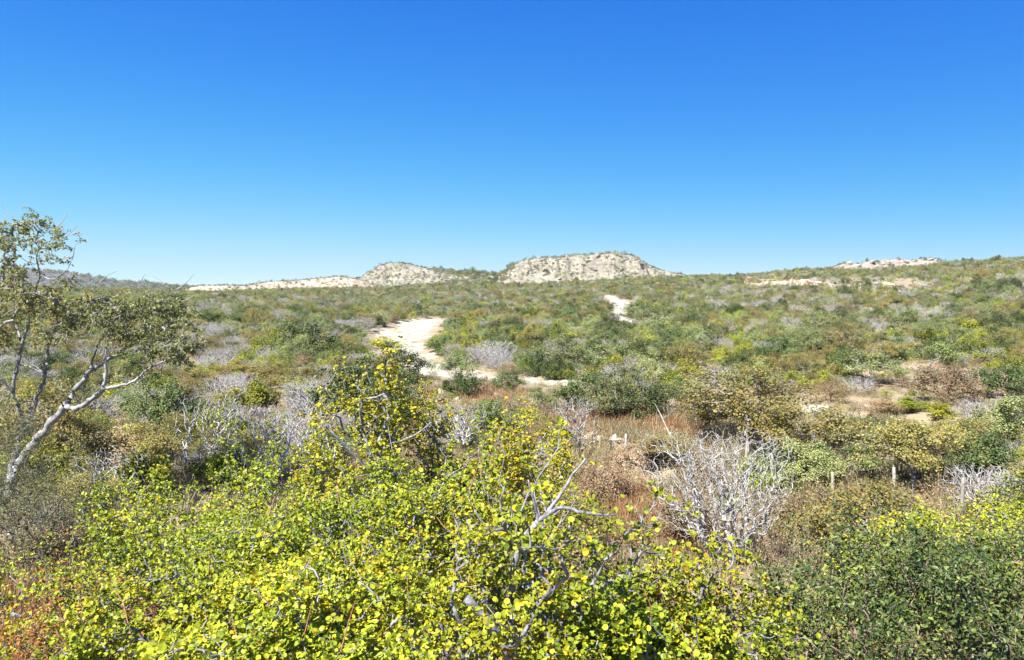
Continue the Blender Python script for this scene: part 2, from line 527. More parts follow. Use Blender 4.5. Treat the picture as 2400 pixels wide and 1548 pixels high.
def build_strip(name, key, mat, label, lift=.09, cols=11, ends=True, width=1.0, parent=None, shift=0.0, kind='structure'):
    P, W = CHANS[key]
    # finer resample
    s = np.concatenate([[0], np.cumsum(np.hypot(*(P[1:] - P[:-1]).T))])
    n = max(20, int(s[-1] / .6))
    t = np.linspace(0, s[-1], n)
    X = np.interp(t, s, P[:, 0]); Y = np.interp(t, s, P[:, 1]); Wd = np.interp(t, s, W) * width
    tx = np.gradient(X); ty = np.gradient(Y); l = np.hypot(tx, ty)
    nx, ny = -ty / l, tx / l
    if ends:
        e = np.clip(np.minimum(t, s[-1] - t) / 1.5, .12, 1) ** .5
        Wd = Wd * e
    u = np.linspace(-1, 1, cols)
    sd = (hash(key) % 97) * 0 + len(key) * 7
    wl = Wd * .5 * (1 + .6 * fbm(t / 1.6, t * 0, sd, 3)); wr = Wd * .5 * (1 + .6 * fbm(t / 1.6, t * 0 + 5, sd + 3, 3))
    half = np.where(u[None, :] < 0, wl[:, None], wr[:, None])
    VX = X[:, None] + nx[:, None] * (u[None] * half + shift * Wd[:, None]); VY = Y[:, None] + ny[:, None] * (u[None] * half + shift * Wd[:, None])
    VZ = H(VX, VY) + lift * (1 - np.abs(u[None]) ** 6 * 1.6)
    V = np.stack([VX, VY, VZ], -1).reshape(-1, 3)
    i, j = np.meshgrid(np.arange(n - 1), np.arange(cols - 1), indexing='ij')
    a = (i * cols + j).ravel()
    F = np.stack([a, a + cols, a + cols + 1, a + 1], -1)
    me = make_mesh(name, V, [F], [mat], smooth=True)
    o = add_obj(name, me, parent)
    if parent is None:
        tag(o, label, kind=kind)
    return o


build_strip('sand_wash', 'wash', M['sand'], 'pale dry sand wash winding through the scrub', .12, 15)
build_strip('sand_wash', 'wash_b', M['sand'], 'broad pale sand flat at the upper end of the dry wash', .09, 15)
trk = build_strip('dirt_track', 'track', M['verge'], 'grey two-rut dirt track climbing towards the mesa', .10, 9)
build_strip('wheel_rut', 'track', M['track'], '', .16, 5, True, .30, trk, .28)
build_strip('wheel_rut', 'track', M['track'], '', .16, 5, True, .30, trk, -.28)
build_strip('dirt_track', 'track_b', M['track'], 'short pale side branch of the dirt track below the mesa', .13, 7)
build_strip('dirt_road', 'road', M['sand'], 'narrow pale dirt road crossing behind the tan trees', .12, 7)
build_strip('dirt_road', 'road_b', M['sand'], 'short pale sandy clearing above the narrow dirt road', .12, 7)
build_strip('dirt_road', 'road_c', M['sand'], 'farther pale dirt road glimpsed between dark shrubs at the right', .12, 7)


def build_hill(name, mat, label, na, ny):
    hd = HILLS[name]
    a = np.linspace(hd['a'][0], hd['a'][-1], na)
    y = np.concatenate([np.linspace(hd['Y'] - hd['front'], hd['Y'], int(ny * .7))[:-1], np.linspace(hd['Y'], hd['Y'] + hd['back'], int(ny * .3))])
    A, Yg = np.meshgrid(a, y)
    X = A * Yg
    Z = hill_h(name, X, Yg)
    V = np.stack([X, Yg, Z], -1).reshape(-1, 3)
    nr = len(y)
    i, j = np.meshgrid(np.arange(nr - 1), np.arange(na - 1), indexing='ij')
    b = (i * na + j).ravel()
    F = np.stack([b, b + 1, b + na + 1, b + na], -1)
    o = add_obj(name, make_mesh(name, V, [F], [mat], smooth=False))
    tag(o, label, kind='structure')
    return o


mesa = build_hill('pale_mesa', M['mesa'], 'flat topped pale limestone mesa on the skyline', 260, 110)
rhill = build_hill('rounded_hill', M['mesa'], 'rounded pale hill on the skyline left of the mesa', 220, 90)
build_hill('sandy_ridge', M['ridge'], 'low sandy ridge with pale bare slopes at the skyline', 260, 70)
build_hill('far_hill', M['farhill'], 'dark far hill behind the leaning white barked tree', 160, 70)
crest = build_hill('rocky_crest', M['crest'], 'small rocky crest on the right-hand skyline', 180, 60)


# sandy cut banks on the right-hand slope
def build_bank(name, pts, label, seed):
    V = []; n = 0
    P = []
    for i in range(len(pts) - 1):
        (x0, y0, h0), (x1, y1, h1) = pts[i], pts[i + 1]
        for k in range(14):
            t = k / 14
            P.append((x0 + (x1 - x0) * t, y0 + (y1 - y0) * t, h0 + (h1 - h0) * t))
    P.append(pts[-1])
    rows = 9
    for k, (px, py, hpx) in enumerate(P):
        g = ground_hit(px, py, H)
        hm = hpx * g.y / FPX
        for r in range(rows):
            v = r / (rows - 1)
            dy = v * hm * 1.1
            nz = float(fbm(np.array([k * .33]), np.array([r * .5]), seed, 3)[0])
            prof = (1 - (1 - min(v / .75, 1)) ** 2) if v < .75 else 1 - ((v - .75) / .25) ** 2 * 1.1
            z = float(base_h(g.x, g.y + dy)) + hm * prof * (1 + .25 * nz) - .15
            V.append((g.x + nz * .3, g.y + dy + nz * .5, z))
    V = np.array(V); n = len(P)
    i, j = np.meshgrid(np.arange(n - 1), np.arange(rows - 1), indexing='ij')
    a = (i * rows + j).ravel()
    F = np.stack([a, a + rows, a + rows + 1, a + 1], -1)
    o = add_obj(name, make_mesh(name, V, [F], [M['ridge_pale']], smooth=False))
    tag(o, label, kind='structure')


M['ridge_pale'] = earth_mat('bank_sand', [(.36, (.27, .21, .15)), (.6, (.40, .335, .26))], .12, .6, [(.36, (.26, .20, .145)), (.6, (.41, .35, .27))], .5, .8, .3, .5)
build_bank('sandy_bank', [(1742, 679, 3), (1762, 677, 12), (1800, 675, 15), (1850, 673, 16), (1900, 671, 15), (1945, 672, 9), (1965, 673, 4)], 'long pale sandy bank cut into the right-hand slope', 5)
build_bank('sandy_bank', [(1978, 676, 3), (2000, 675, 10), (2050, 673, 12), (2095, 672, 9), (2115, 673, 3)], 'shorter sandy bank right of the long one', 15)
build_bank('sandy_bank', [(2130, 670, 3), (2148, 672, 14), (2165, 674, 9), (2180, 675, 3)], 'small steep sandy scar at the right end of the banks', 25)
build_bank('sandy_bank', [(1868, 700, 2), (1890, 699, 6), (1925, 697, 6), (1940, 697, 2)], 'tiny pale bank below the long sandy bank', 35)

tick('setting')
# ------------------------------------------------------------------ plants: generic skeleton and leaves
def unit(v):
    return v / np.maximum(np.linalg.norm(v, axis=-1, keepdims=True), 1e-9)


def skeleton(targets, base_nodes, bf=.45, m=5, wig=.08, arch=.05, seed=0):
    """greedy balanced tree: every target is joined to the cheapest node; returns paths (N,m,3), downstream counts (N,m)"""
    g = np.random.default_rng(seed)
    T = np.asarray(targets, float); N = len(T)
    B = np.atleast_2d(np.asarray(base_nodes, float))
    nb = len(B)
    maxn = nb + N * (m - 1)
    pos = np.zeros((maxn, 3)); plen = np.zeros(maxn); par = np.full(maxn, -1, int)
    pos[:nb] = B
    pl = np.concatenate([[0], np.cumsum(np.linalg.norm(B[1:] - B[:-1], axis=1))]) * .3 if nb > 1 else np.zeros(1)
    plen[:nb] = pl
    nn = nb
    D = np.linalg.norm(T[:, None] - B[None], axis=2) + bf * plen[None, :nb]
    bn = D.argmin(1); bc = D[np.arange(N), bn]
    alive = np.ones(N, bool)
    paths = np.zeros((N, m, 3)); ids = np.zeros((N, m), int)
    s = np.linspace(0, 1, m)[1:, None]
    for it in range(N):
        k = int(np.argmin(np.where(alive, bc, 1e9)))
        alive[k] = False
        p0 = pos[bn[k]]; p1 = T[k]
        d = p1 - p0; L = np.linalg.norm(d) + 1e-6
        off = g.normal(size=3) * wig * L
        off2 = g.normal(size=3) * wig * .5 * L
        q = p0 + d * s + off * np.sin(np.pi * s) + off2 * np.sin(2 * np.pi * s)
        q[:, 2] += (arch * L * np.sin(np.pi * s))[:, 0]
        new = np.arange(nn, nn + m - 1)
        pos[new] = q
        par[new[0]] = bn[k]; par[new[1:]] = new[:-1]
        plen[new] = plen[bn[k]] + L * s[:, 0]
        paths[k, 0] = p0; paths[k, 1:] = q
        ids[k, 0] = bn[k]; ids[k, 1:] = new
        nn += m - 1
        if alive.any():
            ai = np.nonzero(alive)[0]
            D = np.linalg.norm(T[ai][:, None] - q[None], axis=2) + bf * plen[new][None]
            j = D.argmin(1); c = D[np.arange(len(ai)), j]
            better = c < bc[ai]
            bi = ai[better]
            bc[bi] = c[better]; bn[bi] = new[j[better]]
    cnt = np.zeros(nn)
    cnt[ids[:, -1]] += 1
    for i in range(nn - 1, nb - 1, -1):
        cnt[par[i]] += cnt[i]
    C = cnt[ids]
    C[:, 0] = C[:, 1]
    return paths, C


def tubes(P, R, k=5):
    """P (M,n,3), R (M,n) -> verts, quads"""
    Mn, n, _ = P.shape
    t = np.gradient(P, axis=1)
    t = unit(t)
    ref = np.where(np.abs(t[..., 2:3]) > .9, np.array([1., 0, 0]), np.array([0, 0, 1.]))
    u = unit(np.cross(t, ref)); v = np.cross(t, u)
    ang = np.linspace(0, 2 * np.pi, k, endpoint=False)
    ring = P[:, :, None] + R[:, :, None, None] * (np.cos(ang)[None, None, :, None] * u[:, :, None] + np.sin(ang)[None, None, :, None] * v[:, :, None])
    V = ring.reshape(-1, 3)
    base = (np.arange(Mn)[:, None, None] * n + np.arange(n - 1)[None, :, None]) * k
    a = base + np.arange(k)[None, None]
    b = base + (np.arange(k)[None, None] + 1) % k
    F = np.stack([a, b, b + k, a + k], -1).reshape(-1, 4)
    return V, F


def leaf_template(kind):
    if kind == 'round':       # shallow cupped round leaf, slight notch at the stalk
        n = 7
        a = np.linspace(0, 2 * np.pi, n, endpoint=False) - np.pi / 2
        r = np.array([.42, .54, .55, .54, .54, .55, .54])
        rim = np.stack([r * np.cos(a), r * np.sin(a) + .5, .10 + .06 * np.cos(2 * a)], -1)
        V = np.vstack([[[0, .48, 0]], rim])
        F = np.array([[0, 1 + i, 1 + (i + 1) % n] for i in range(n)])
        return V, F
    if kind == 'oval':        # folded oval, 4 tris
        V = np.array([[0, 0, 0], [.26, .38, .07], [.18, .8, .05], [0, 1, -.04], [-.18, .8, .05], [-.26, .38, .07]], float)
        F = np.array([[0, 1, 2], [0, 2, 3], [0, 3, 4], [0, 4, 5]])
        return V, F
    if kind == 'disc':        # two folded halves
        V = np.array([[0, 0, 0], [.42, .3, .08], [.36, .78, .06], [0, 1, -.03], [-.36, .78, .06], [-.42, .3, .08]], float)
        F = np.array([[0, 1, 2], [0, 2, 3], [0, 3, 4], [0, 4, 5]])
        return V, F
    if kind == 'roundlite':   # round leaf folded along the midrib, 4 tris
        V = np.array([[0, 0, 0], [.46, .27, .10], [.43, .76, .08], [0, 1, -.02], [-.43, .76, .08], [-.46, .27, .10]], float)
        F = np.array([[0, 1, 2], [0, 2, 3], [0, 3, 4], [0, 4, 5]])
        return V, F
    if kind == 'clump':       # small spray of three leaf blades for middle distance
        V = np.array([[0, 0, 0], [.30, .35, .12], [.1, .8, .0], [0, .1, 0], [-.55, .25, .1], [-.35, .65, .2], [.1, .1, .05], [.55, .55, -.1], [.25, .75, .15]], float)
        F = np.array([[0, 1, 2], [3, 5, 4], [6, 7, 8]])
        return V, F
    if kind == 'narrow':
        V = np.array([[0, 0, 0], [.12, .45, .03], [0, 1, -.05], [-.12, .45, .03]], float)
        F = np.array([[0, 1, 2], [0, 2, 3]])
        return V, F
    if kind == 'blade':
        V = np.array([[-.025, 0, 0], [.025, 0, 0], [.018, .55, .03], [-.018, .55, .03], [0, 1, .16]], float)
        F = np.array([[0, 1, 2], [0, 2, 3], [3, 2, 4]])
        return V, F
    if kind == 'pinnate':     # drooping compound leaf
        V = []; F = []
        for i in range(8):
            s = .15 + .85 * i / 7
            y = s; z = -.35 * s * s
            for sd in (-1, 1):
                b = len(V)
                l = .30 * (1 - .4 * abs(s - .5))
                V += [[0, y, z], [sd * l * .5, y + .11, z + .015], [sd * l, y + .07, z - .06], [sd * l * .5, y - .04, z - .02]]
                F += [[b, b + 1, b + 2], [b, b + 2, b + 3]]
        return np.array(V, float), np.array(F)


def place_leaves(tmpl, pos, normal, fwd, size, gcup=None):
    """returns verts (N*k,3), tris"""
    TV, TF = leaf_template(tmpl) if isinstance(tmpl, str) else tmpl
    n = unit(normal)
    f = unit(fwd - (fwd * n).sum(-1, keepdims=True) * n)
    s = np.cross(f, n)
    cup = np.ones((len(pos), 1, 1)) if gcup is None else gcup.uniform(-.6, 2.6, (len(pos), 1, 1))
    wid = np.ones((len(pos), 1, 1)) if gcup is None else gcup.uniform(.78, 1.12, (len(pos), 1, 1))
    V = pos[:, None] + size[:, None, None] * (TV[None, :, 0:1] * wid * s[:, None] + TV[None, :, 1:2] * f[:, None] + TV[None, :, 2:3] * cup * n[:, None])
    k = len(TV)
    F = (np.arange(len(pos))[:, None, None] * k + TF[None]).reshape(-1, 3)
    return V.reshape(-1, 3), F, len(TF), (n, f, s)


def dome(n, W, Hh, zlow=.25, shell=.55, clumps=14, cs=.16, seed=0, flat=1.0, lobes=.25, tilt=(0, 0)):
    """crown points: clumped half ellipsoid; W full width, Hh full height, base at z=0"""
    g = np.random.default_rng(seed)
    K = clumps
    az = g.uniform(0, 2 * np.pi, K) + 0; u = g.uniform(0, 1, K) ** .8
    el = np.arcsin(np.clip(u, 0, 1))
    rad = (shell + (1 - shell) * g.uniform(0, 1, K) ** .6) * (1 + lobes * g.uniform(-1, .6, K))
    C = np.stack([rad * np.cos(el) * np.cos(az), rad * np.cos(el) * np.sin(az), rad * np.sin(el) ** flat], -1)
    k = g.integers(0, K, n)
    csz = cs * g.uniform(.6, 1.4, K)
    P = C[k] + g.normal(size=(n, 3)) * csz[k][:, None] * np.array([1, 1, .75])
    P[:, 2] = np.abs(P[:, 2])
    P[:, 0] *= W / 2; P[:, 1] *= W / 2
    P[:, 2] = (zlow + (1 - zlow) * P[:, 2] / max(1.0, np.percentile(P[:, 2], 98))) * Hh
    P[:, 0] += tilt[0] * P[:, 2]; P[:, 1] += tilt[1] * P[:, 2]
    return P


def vase(n, W, Hh, zlow=.3, seed=0, pw=.8):
    g = np.random.default_rng(seed)
    z = zlow + (1 - zlow) * g.uniform(0, 1, n) ** .8
    az = g.uniform(0, 2 * np.pi, n)
    lob = 1 + .18 * np.sin(az * 3 + seed) + .1 * np.sin(az * 5 + 2 * seed)
    rmax = np.sin(np.clip(z, 0, 1) ** pw * np.pi * .62)
    r = rmax * g.uniform(0, 1, n) ** .5 * lob
    return np.stack([r * W / 2 * np.cos(az), r * W / 2 * np.sin(az), z * Hh], -1)


SUNV = np.array(SUN_DIR)


def foliage(paths, per, tmpl, size, spread, up=.7, outw=.5, rand=.7, along=.35, seed=0, center=None, droop=0.0, rosette=0):
    g = np.random.default_rng(seed)
    N, m, _ = paths.shape
    nk = N * per
    nro = max(1, per // rosette) if rosette else per
    kr = np.repeat(np.arange(N), nro)
    n0 = len(kr)
    t = 1 - along * g.uniform(0, 1, n0) ** 1.2
    x = t * (m - 1); i = np.clip(np.floor(x).astype(int), 0, m - 2); fr = (x - i)[:, None]
    P = paths[kr, i] * (1 - fr) + paths[kr, i + 1] * fr
    tang = unit(paths[kr, i + 1] - paths[kr, i])
    P = P + g.normal(size=(n0, 3)) * spread
    if rosette:
        cnt = g.poisson(rosette - 1, n0) + 1
        idx = np.repeat(np.arange(n0), cnt)
        P = P[idx]; tang = tang[idx]
        n = len(P)
        rad = unit(g.normal(size=(n, 3)) * np.array([1, 1, .55]) + tang * .5)
        P = P + rad * size * g.uniform(.15, .75, n)[:, None]
    else:
        n = n0
        rad = unit(g.normal(size=(n, 3)))
    c = paths[:, -1].mean(0) if center is None else np.asarray(center)
    out = unit(P - c)
    nrm = (np.array([0, 0, .6]) + SUNV * .55) * up + out * outw + g.normal(size=(n, 3)) * rand
    fwd = rad * 1.0 + tang * .4 + out * .4
    fwd[:, 2] -= droop
    sz = size * np.clip(g.normal(1.0, .24, n), .45, 1.5)
    return place_leaves(tmpl, P, nrm, fwd, sz, g if rosette else None), P, sz


SIZE_TIP = {}


def branch_mesh(name, paths, C, rtip, rexp, rmax, mat, k=5):
    R = np.minimum(rtip * C ** rexp, rmax)
    R[:, -1] *= .55
    big = C[:, 1] > 3
    V, F = tubes(paths[big], R[big], k)
    V2, F2 = tubes(paths[~big][:, ::2] if paths.shape[1] % 2 else paths[~big][:, [0, 2, 3, 5]], R[~big][:, ::2] if paths.shape[1] % 2 else R[~big][:, [0, 2, 3, 5]], 3)
    return make_mesh(name, np.vstack([V, V2]), [np.vstack([F, F2 + len(V)])], [mat], smooth=True)


def leaf_mesh(name, lv, mat, seed=0, clumpy=None):
    (V, F, per, fr) = lv
    g = np.random.default_rng(seed + 5)
    n = len(F) // per
    r = g.uniform(0, 1, n)
    if clumpy is not None:
        r = np.clip((r * .62 + clumpy * .38 - .5) * 1.3 + .49, 0, 1)
        r = np.where(r > .98, g.uniform(.7, 1.0, len(r)), r)
    return make_mesh(name, V, [F], [mat], rnd=np.repeat(r, per))


def joined_mesh(name, paths, C, rtip, rexp, rmax, bmat, k, lv, lmat, seed=0):
    R = np.minimum(rtip * C ** rexp, rmax); R[:, -1] *= .5
    V1, F1 = tubes(paths, R, k)
    if lv is None:
        return make_mesh(name, V1, [F1], [bmat])
    V2, F2, per, fr = lv
    g = np.random.default_rng(seed + 9)
    r = np.concatenate([np.zeros(len(F1)), np.repeat(g.uniform(0, 1, len(F2) // per), per)])
    mi = np.concatenate([np.zeros(len(F1), int), np.ones(len(F2), int)])
    return make_mesh(name, np.vstack([V1, V2]), [F1, F2 + len(V1)], [bmat, lmat], rnd=r, matidx=mi)

# ------------------------------------------------------------------ foreground bushes
LEAF_PROTOS = {}


def leaf_protos(tmpl, mat):
    key = (tmpl, mat)
    if key not in LEAF_PROTOS:
        TV, TF = leaf_template(tmpl)
        LEAF_PROTOS[key] = [make_mesh('leaf', TV, [TF], [M[mat]], rnd=np.full(len(TF), v)) for v in (.06, .18, .3, .42, .54, .66, .78, .9)]
    return LEAF_PROTOS[key]


def near_bush(name, label, px, py_top, Y, W, ntar, per, seed, tmpl='roundlite', mat='lomboy', lsize=.05, spread=.05, zlow=.35, singles=0, group=None,
              bark='greybark', rtip=.0035, rexp=.42, rmax=.05, bf=.5, clumps=22, cs=.17, cat='shrub', shell=.6, twigs=0, along=.5, lobes=.25, wig=.12, up=.74, depth=1.0, flat=.45, rosette=5):
    top = at(px, py_top, Y)
    gz = float(H(np.array([top.x]), np.array([Y]))[0])
    Hh = top.z - gz
    base = Vector((top.x, Y, gz))
    T = dome(ntar, W, Hh, zlow, shell, clumps, cs, seed, lobes=lobes, flat=flat)
    T[:, 1] *= depth
    g = np.random.default_rng(seed)
    stems = np.array([[0, 0, -.1]] + [[math.cos(a) * .06, math.sin(a) * .06, .02] for a in g.uniform(0, 6.28, 4)])
    paths, C = skeleton(T, stems, bf, 6, wig, .03, seed)
    root = empty(name, base)
    tag(root, label, cat, group)
    add_obj('branches', branch_mesh('branches', paths, C, rtip, rexp, rmax, M[bark], 6), root)
    lv, P, sz = foliage(paths, per, tmpl, lsize, spread, along=along, seed=seed + 1, center=(0, 0, Hh * .45), up=up, rand=.85, rosette=rosette)
    V, F, pf, (n, f, s) = lv
    k = len(V) // len(P)
    keep = np.ones(len(P), bool)
    if singles:
        camv = np.array([0, 0, CAMZ]) - np.array(base)
        d = np.linalg.norm(P - camv, axis=1)
        wx = P[:, 0] + base.x; wy = P[:, 1] + base.y; wz = P[:, 2] + base.z
        u, v = to_px(wx, wy, wz)
        ok = (u > 5) & (u < 2395) & (v > 0) & (v < 1535)
        # the leaves that show largest: near, and on the outside of the crown as seen by the camera
        hid = np.zeros(len(P))
        vd = unit(camv[None] - P)
        outer = ((P - np.array([0, 0, Hh * .45])) * vd).sum(1) / max(W * .5, .1)
        score = d - .55 * outer + (~ok) * 100
        idx = np.argsort(score)[:singles]
        idx = idx[score[idx] < 50]
        keep[idx] = False
        pr = leaf_protos('round' if tmpl == 'roundlite' else tmpl, mat)
        for q in idx:
            o = bpy.data.objects.new('leaf', pr[int(g.integers(0, len(pr)))])
            ROOT.objects.link(o)
            o.parent = root
            R3 = Matrix(((s[q][0], f[q][0], n[q][0]), (s[q][1], f[q][1], n[q][1]), (s[q][2], f[q][2], n[q][2])))
            o.matrix_local = Matrix.Translation(Vector(P[q])) @ R3.to_4x4() @ Matrix.Scale(float(sz[q]), 4)
    vv = V.reshape(len(P), k, 3)[keep].reshape(-1, 3)
    TF = F.reshape(len(P), pf, 3)[0]
    FF = (np.arange(keep.sum())[:, None, None] * k + TF[None]).reshape(-1, 3)
    # slow colour drift through the crown: whole twigs turn yellow together
    cl = (vnoise(P[keep][:, 0] * 2.2 + seed, P[keep][:, 1] * 2.2 + P[keep][:, 2] * 1.7, seed) + 1) / 2
    fo = add_obj('foliage', leaf_mesh('foliage', (vv, FF, pf, None), M[mat], seed, cl), root)
    if singles or len(P) > 300:
        fo['kind'] = 'stuff'
    if twigs:
        ends = paths[g.choice(len(paths), twigs)]
        p0 = ends[:, -1]
        d0 = unit(ends[:, -1] - ends[:, -3]) + np.array([0, 0, .9])
        L = g.uniform(.12, .34, twigs)[:, None]
        p1 = p0 + unit(d0 + g.normal(size=(twigs, 3)) * .25) * L
        pm = (p0 + p1) / 2 + g.normal(size=(twigs, 3)) * .012
        PP = np.stack([p0, pm, p1], 1)
        Vt, Ft = tubes(PP, np.tile(np.array([.004, .0035, .002]), (twigs, 1)), 5)
        add_obj('red_shoots', make_mesh('red_shoots', Vt, [Ft], [M['redtwig']], smooth=True), root)['kind'] = 'stuff'
    return root


FG = 'yellow-green round leaved bushes in the foreground'


def add_limbs(root, specs, name='limb'):
    g = np.random.default_rng(44)
    b = root.location
    for pts, r0, r1 in specs:
        A = np.array([[*(at(*p) - b)] for p in pts])
        s_ = np.concatenate([[0], np.cumsum(np.linalg.norm(A[1:] - A[:-1], axis=1))])
        n = max(6, len(pts) * 4)
        t = np.linspace(0, s_[-1], n)
        PP = np.stack([np.interp(t, s_, A[:, i]) for i in range(3)], -1)
        PP[1:-1] = PP[:-2] * .25 + PP[1:-1] * .5 + PP[2:] * .25
        PP[1:-1] += g.normal(size=(n - 2, 3)) * r0 * .18
        R = np.linspace(r0, r1, n) * (1 + g.normal(size=n) * .07)
        V, F = tubes(PP[None], R[None], 9)
        cap = np.arange(9)[::-1][None] + (n - 1) * 9
        add_obj(name, make_mesh(name, V, [F, cap[:, ::-1]], [M['greybark']], smooth=True), root)


RB = 'round_leaved_bush'
NB1 = near_bush(RB, 'nearest yellow-green round leaved bush with thick grey forked branches at the bottom centre', 1240, 1080, 5.3, 1.9, 660, 24, 101, singles=300, group=FG,
          zlow=.42, lsize=.028, twigs=26, clumps=34, cs=.14, rmax=.040, rtip=.0040, lobes=.4, shell=.4, flat=.7)
near_bush(RB, 'broad low yellow-green bush filling the bottom left corner', 560, 1290, 5.8, 2.6, 1250, 22, 102, singles=300, group=FG, zlow=.62, lsize=.028, twigs=30, clumps=60, cs=.12, spread=.045, shell=.25, rtip=.0035)
near_bush(RB, 'wide yellow-green bush in the middle of the foreground left of the nearest one', 760, 1150, 7.2, 3.0, 1200, 22, 103, singles=200, group=FG, zlow=.50, lsize=.0285, twigs=22, clumps=56, cs=.12, shell=.25, rtip=.0035)
near_bush(RB, 'low yellow-green bush at the bottom edge between the nearest bush and the dark green shrub', 1620, 1325, 5.6, 1.9, 660, 22, 104, singles=200, group=FG, zlow=.62, lsize=.0285, twigs=14, clumps=30, cs=.13, shell=.25)
near_bush(RB, 'leafy bush at the very bottom edge right of the nearest one', 1440, 1400, 4.7, 1.5, 420, 22, 113, singles=150, group=FG, zlow=.62, lsize=.0285, twigs=8, clumps=22, cs=.13, shell=.25)
near_bush(RB, 'sunlit bush with its leaves at the very bottom edge left of centre', 850, 1350, 4.9, 2.1, 780, 22, 105, singles=200, group=FG, zlow=.62, lsize=.028, twigs=10, clumps=36, cs=.13, shell=.25)
NB2 = near_bush('round_leaved_tree', 'tall bush with yellow leaves and dark grey limbs rising above the foreground', 835, 858, 9.6, 1.75, 540, 24, 106, singles=0, group=FG, mat='lomboy_yellow', zlow=.42, lsize=.031, clumps=24, cs=.11, rmax=.055, rtip=.005, lobes=.5, flat=1.0, shell=.5)
near_bush('round_leaved_tree', 'tall yellow bush right of the sand wash end, just behind the nearest bush', 1215, 938, 11.0, 1.6, 560, 22, 107, singles=0, group=FG, mat='lomboy_yellow', zlow=.45, lsize=.031, clumps=24, cs=.13, rmax=.045, flat=.8, shell=.4)
near_bush(RB, 'yellow-green bush behind the dark green shrub at the right', 2250, 1190, 9.4, 2.8, 800, 20, 108, singles=0, group=FG, zlow=.5, lsize=.030, clumps=40, cs=.12, shell=.3)
near_bush(RB, 'narrow yellow-topped bush just right of the tall yellow-leaved one', 980, 890, 10.2, 1.0, 260, 18, 109, singles=0, group=FG, mat='lomboy_yellow', zlow=.5, lsize=.031, clumps=13, cs=.14, flat=1.0)
near_bush(RB, 'yellow-green bush between the tall yellow-leaved bush and the nearest bush', 990, 1060, 8.4, 2.0, 560, 22, 111, singles=0, group=FG, zlow=.45, lsize=.030, clumps=28, cs=.13, shell=.3)
near_bush(RB, 'small yellow-green bush at the left edge beside the red-brown brush', 130, 1310, 7.6, 1.9, 420, 18, 112, singles=0, group=FG, zlow=.5, lsize=.030, clumps=22, cs=.13, shell=.3)
near_bush(RB, 'yellow-green bush in front of the bare grey thicket at the left', 470, 1185, 9.0, 2.2, 520, 22, 114, singles=0, group=FG, zlow=.45, lsize=.030, clumps=26, cs=.13, shell=.3)
near_bush('dense_green_shrub', 'dense dark green small leaved shrub filling the bottom right corner', 2180, 1232, 6.7, 2.9, 1850, 16, 110, tmpl='oval', mat='near_dark', lsize=.037, spread=.045, zlow=.35, singles=300, group=None,
          bark='browntwig', rtip=.0025, rexp=.42, rmax=.03, clumps=90, cs=.10, shell=.5, lobes=.10, flat=.5, rosette=0)

add_limbs(NB1, [([(1235, 1600, 4.95), (1205, 1545, 4.9), (1165, 1485, 4.85), (1125, 1435, 4.82), (1092, 1402, 4.8)], .040, .028)], 'broken_limb')
add_limbs(NB1, [
    ([(1205, 1560, 5.3), (1198, 1440, 5.25), (1205, 1320, 5.2), (1225, 1260, 5.15), (1262, 1222, 5.1)], .026, .020),
    ([(1262, 1222, 5.1), (1300, 1195, 5.05), (1322, 1188, 5.0), (1365, 1203, 5.0), (1440, 1208, 4.95)], .017, .006),
    ([(1275, 1212, 5.1), (1315, 1160, 5.1), (1345, 1110, 5.1), (1372, 1075, 5.1)], .016, .006),
    ([(1262, 1222, 5.1), (1250, 1170, 5.05), (1238, 1125, 5.05)], .012, .005),
    ([(1215, 1290, 5.2), (1178, 1225, 5.1), (1172, 1175, 5.1), (1182, 1140, 5.1)], .013, .005),
    ([(1178, 1240, 5.1), (1150, 1245, 5.05), (1122, 1215, 5.0), (1112, 1195, 5.0)], .012, .005),
    ([(1290, 1560, 5.0), (1330, 1490, 5.0), (1400, 1470, 5.0), (1470, 1440, 4.95)], .013, .005),
    ([(1450, 1560, 4.9), (1440, 1440, 4.9), (1452, 1400, 4.9), (1480, 1320, 4.9), (1478, 1285, 4.9)], .014, .005)])
add_limbs(NB2, [
    ([(900, 1180, 9.9), (895, 1125, 9.8), (868, 1108, 9.7), (820, 1060, 9.6), (778, 1012, 9.5), (745, 975, 9.5)], .036, .010),
    ([(880, 1115, 9.7), (862, 1040, 9.6), (845, 1000, 9.6), (843, 950, 9.5), (862, 935, 9.5), (905, 925, 9.5)], .026, .008),
    ([(846, 960, 9.5), (850, 920, 9.5), (872, 905, 9.5), (858, 872, 9.5)], .013, .005),
    ([(890, 1110, 9.8), (925, 1040, 9.7), (985, 1015, 9.6), (1010, 990, 9.6)], .022, .007)])
for (px_, pt_, Y_0, W_0, n_, sd_, lab_) in [
    (340, 1075, 12.5, 2.3, 420, 121, 'yellow-green bush between the leaning tree and the bare grey thicket'),
    (570, 1095, 11.5, 1.7, 300, 122, 'thin yellow-green bush growing through the bare grey thicket'),
    (700, 985, 13.0, 1.9, 360, 123, 'yellow-green bush just left of the tall yellow-leaved bush'),
    (1075, 990, 9.9, 1.5, 320, 127, 'yellow-green bush filling the gap between the two tall yellow bushes'),
    (560, 1030, 14.0, 2.2, 360, 128, 'yellow-green bush standing behind the bare grey thicket'),
    (250, 1190, 11.0, 1.8, 300, 124, 'low yellow-green bush below the leaning trunk')]:
    near_bush(RB, lab_, px_, pt_, Y_0, W_0, n_, 18, sd_, singles=0, group=FG, zlow=.3, lsize=.036, clumps=22, cs=.13, shell=.35, flat=.7)
near_bush('red_brush', 'low red-leaved dry brush in the bottom left corner', 90, 1392, 6.2, 1.3, 300, 18, 125, tmpl='oval', mat='redleaf', lsize=.03, spread=.05, zlow=.3, bark='browntwig', rtip=.003, rmax=.02, clumps=18, cs=.16, flat=.8)
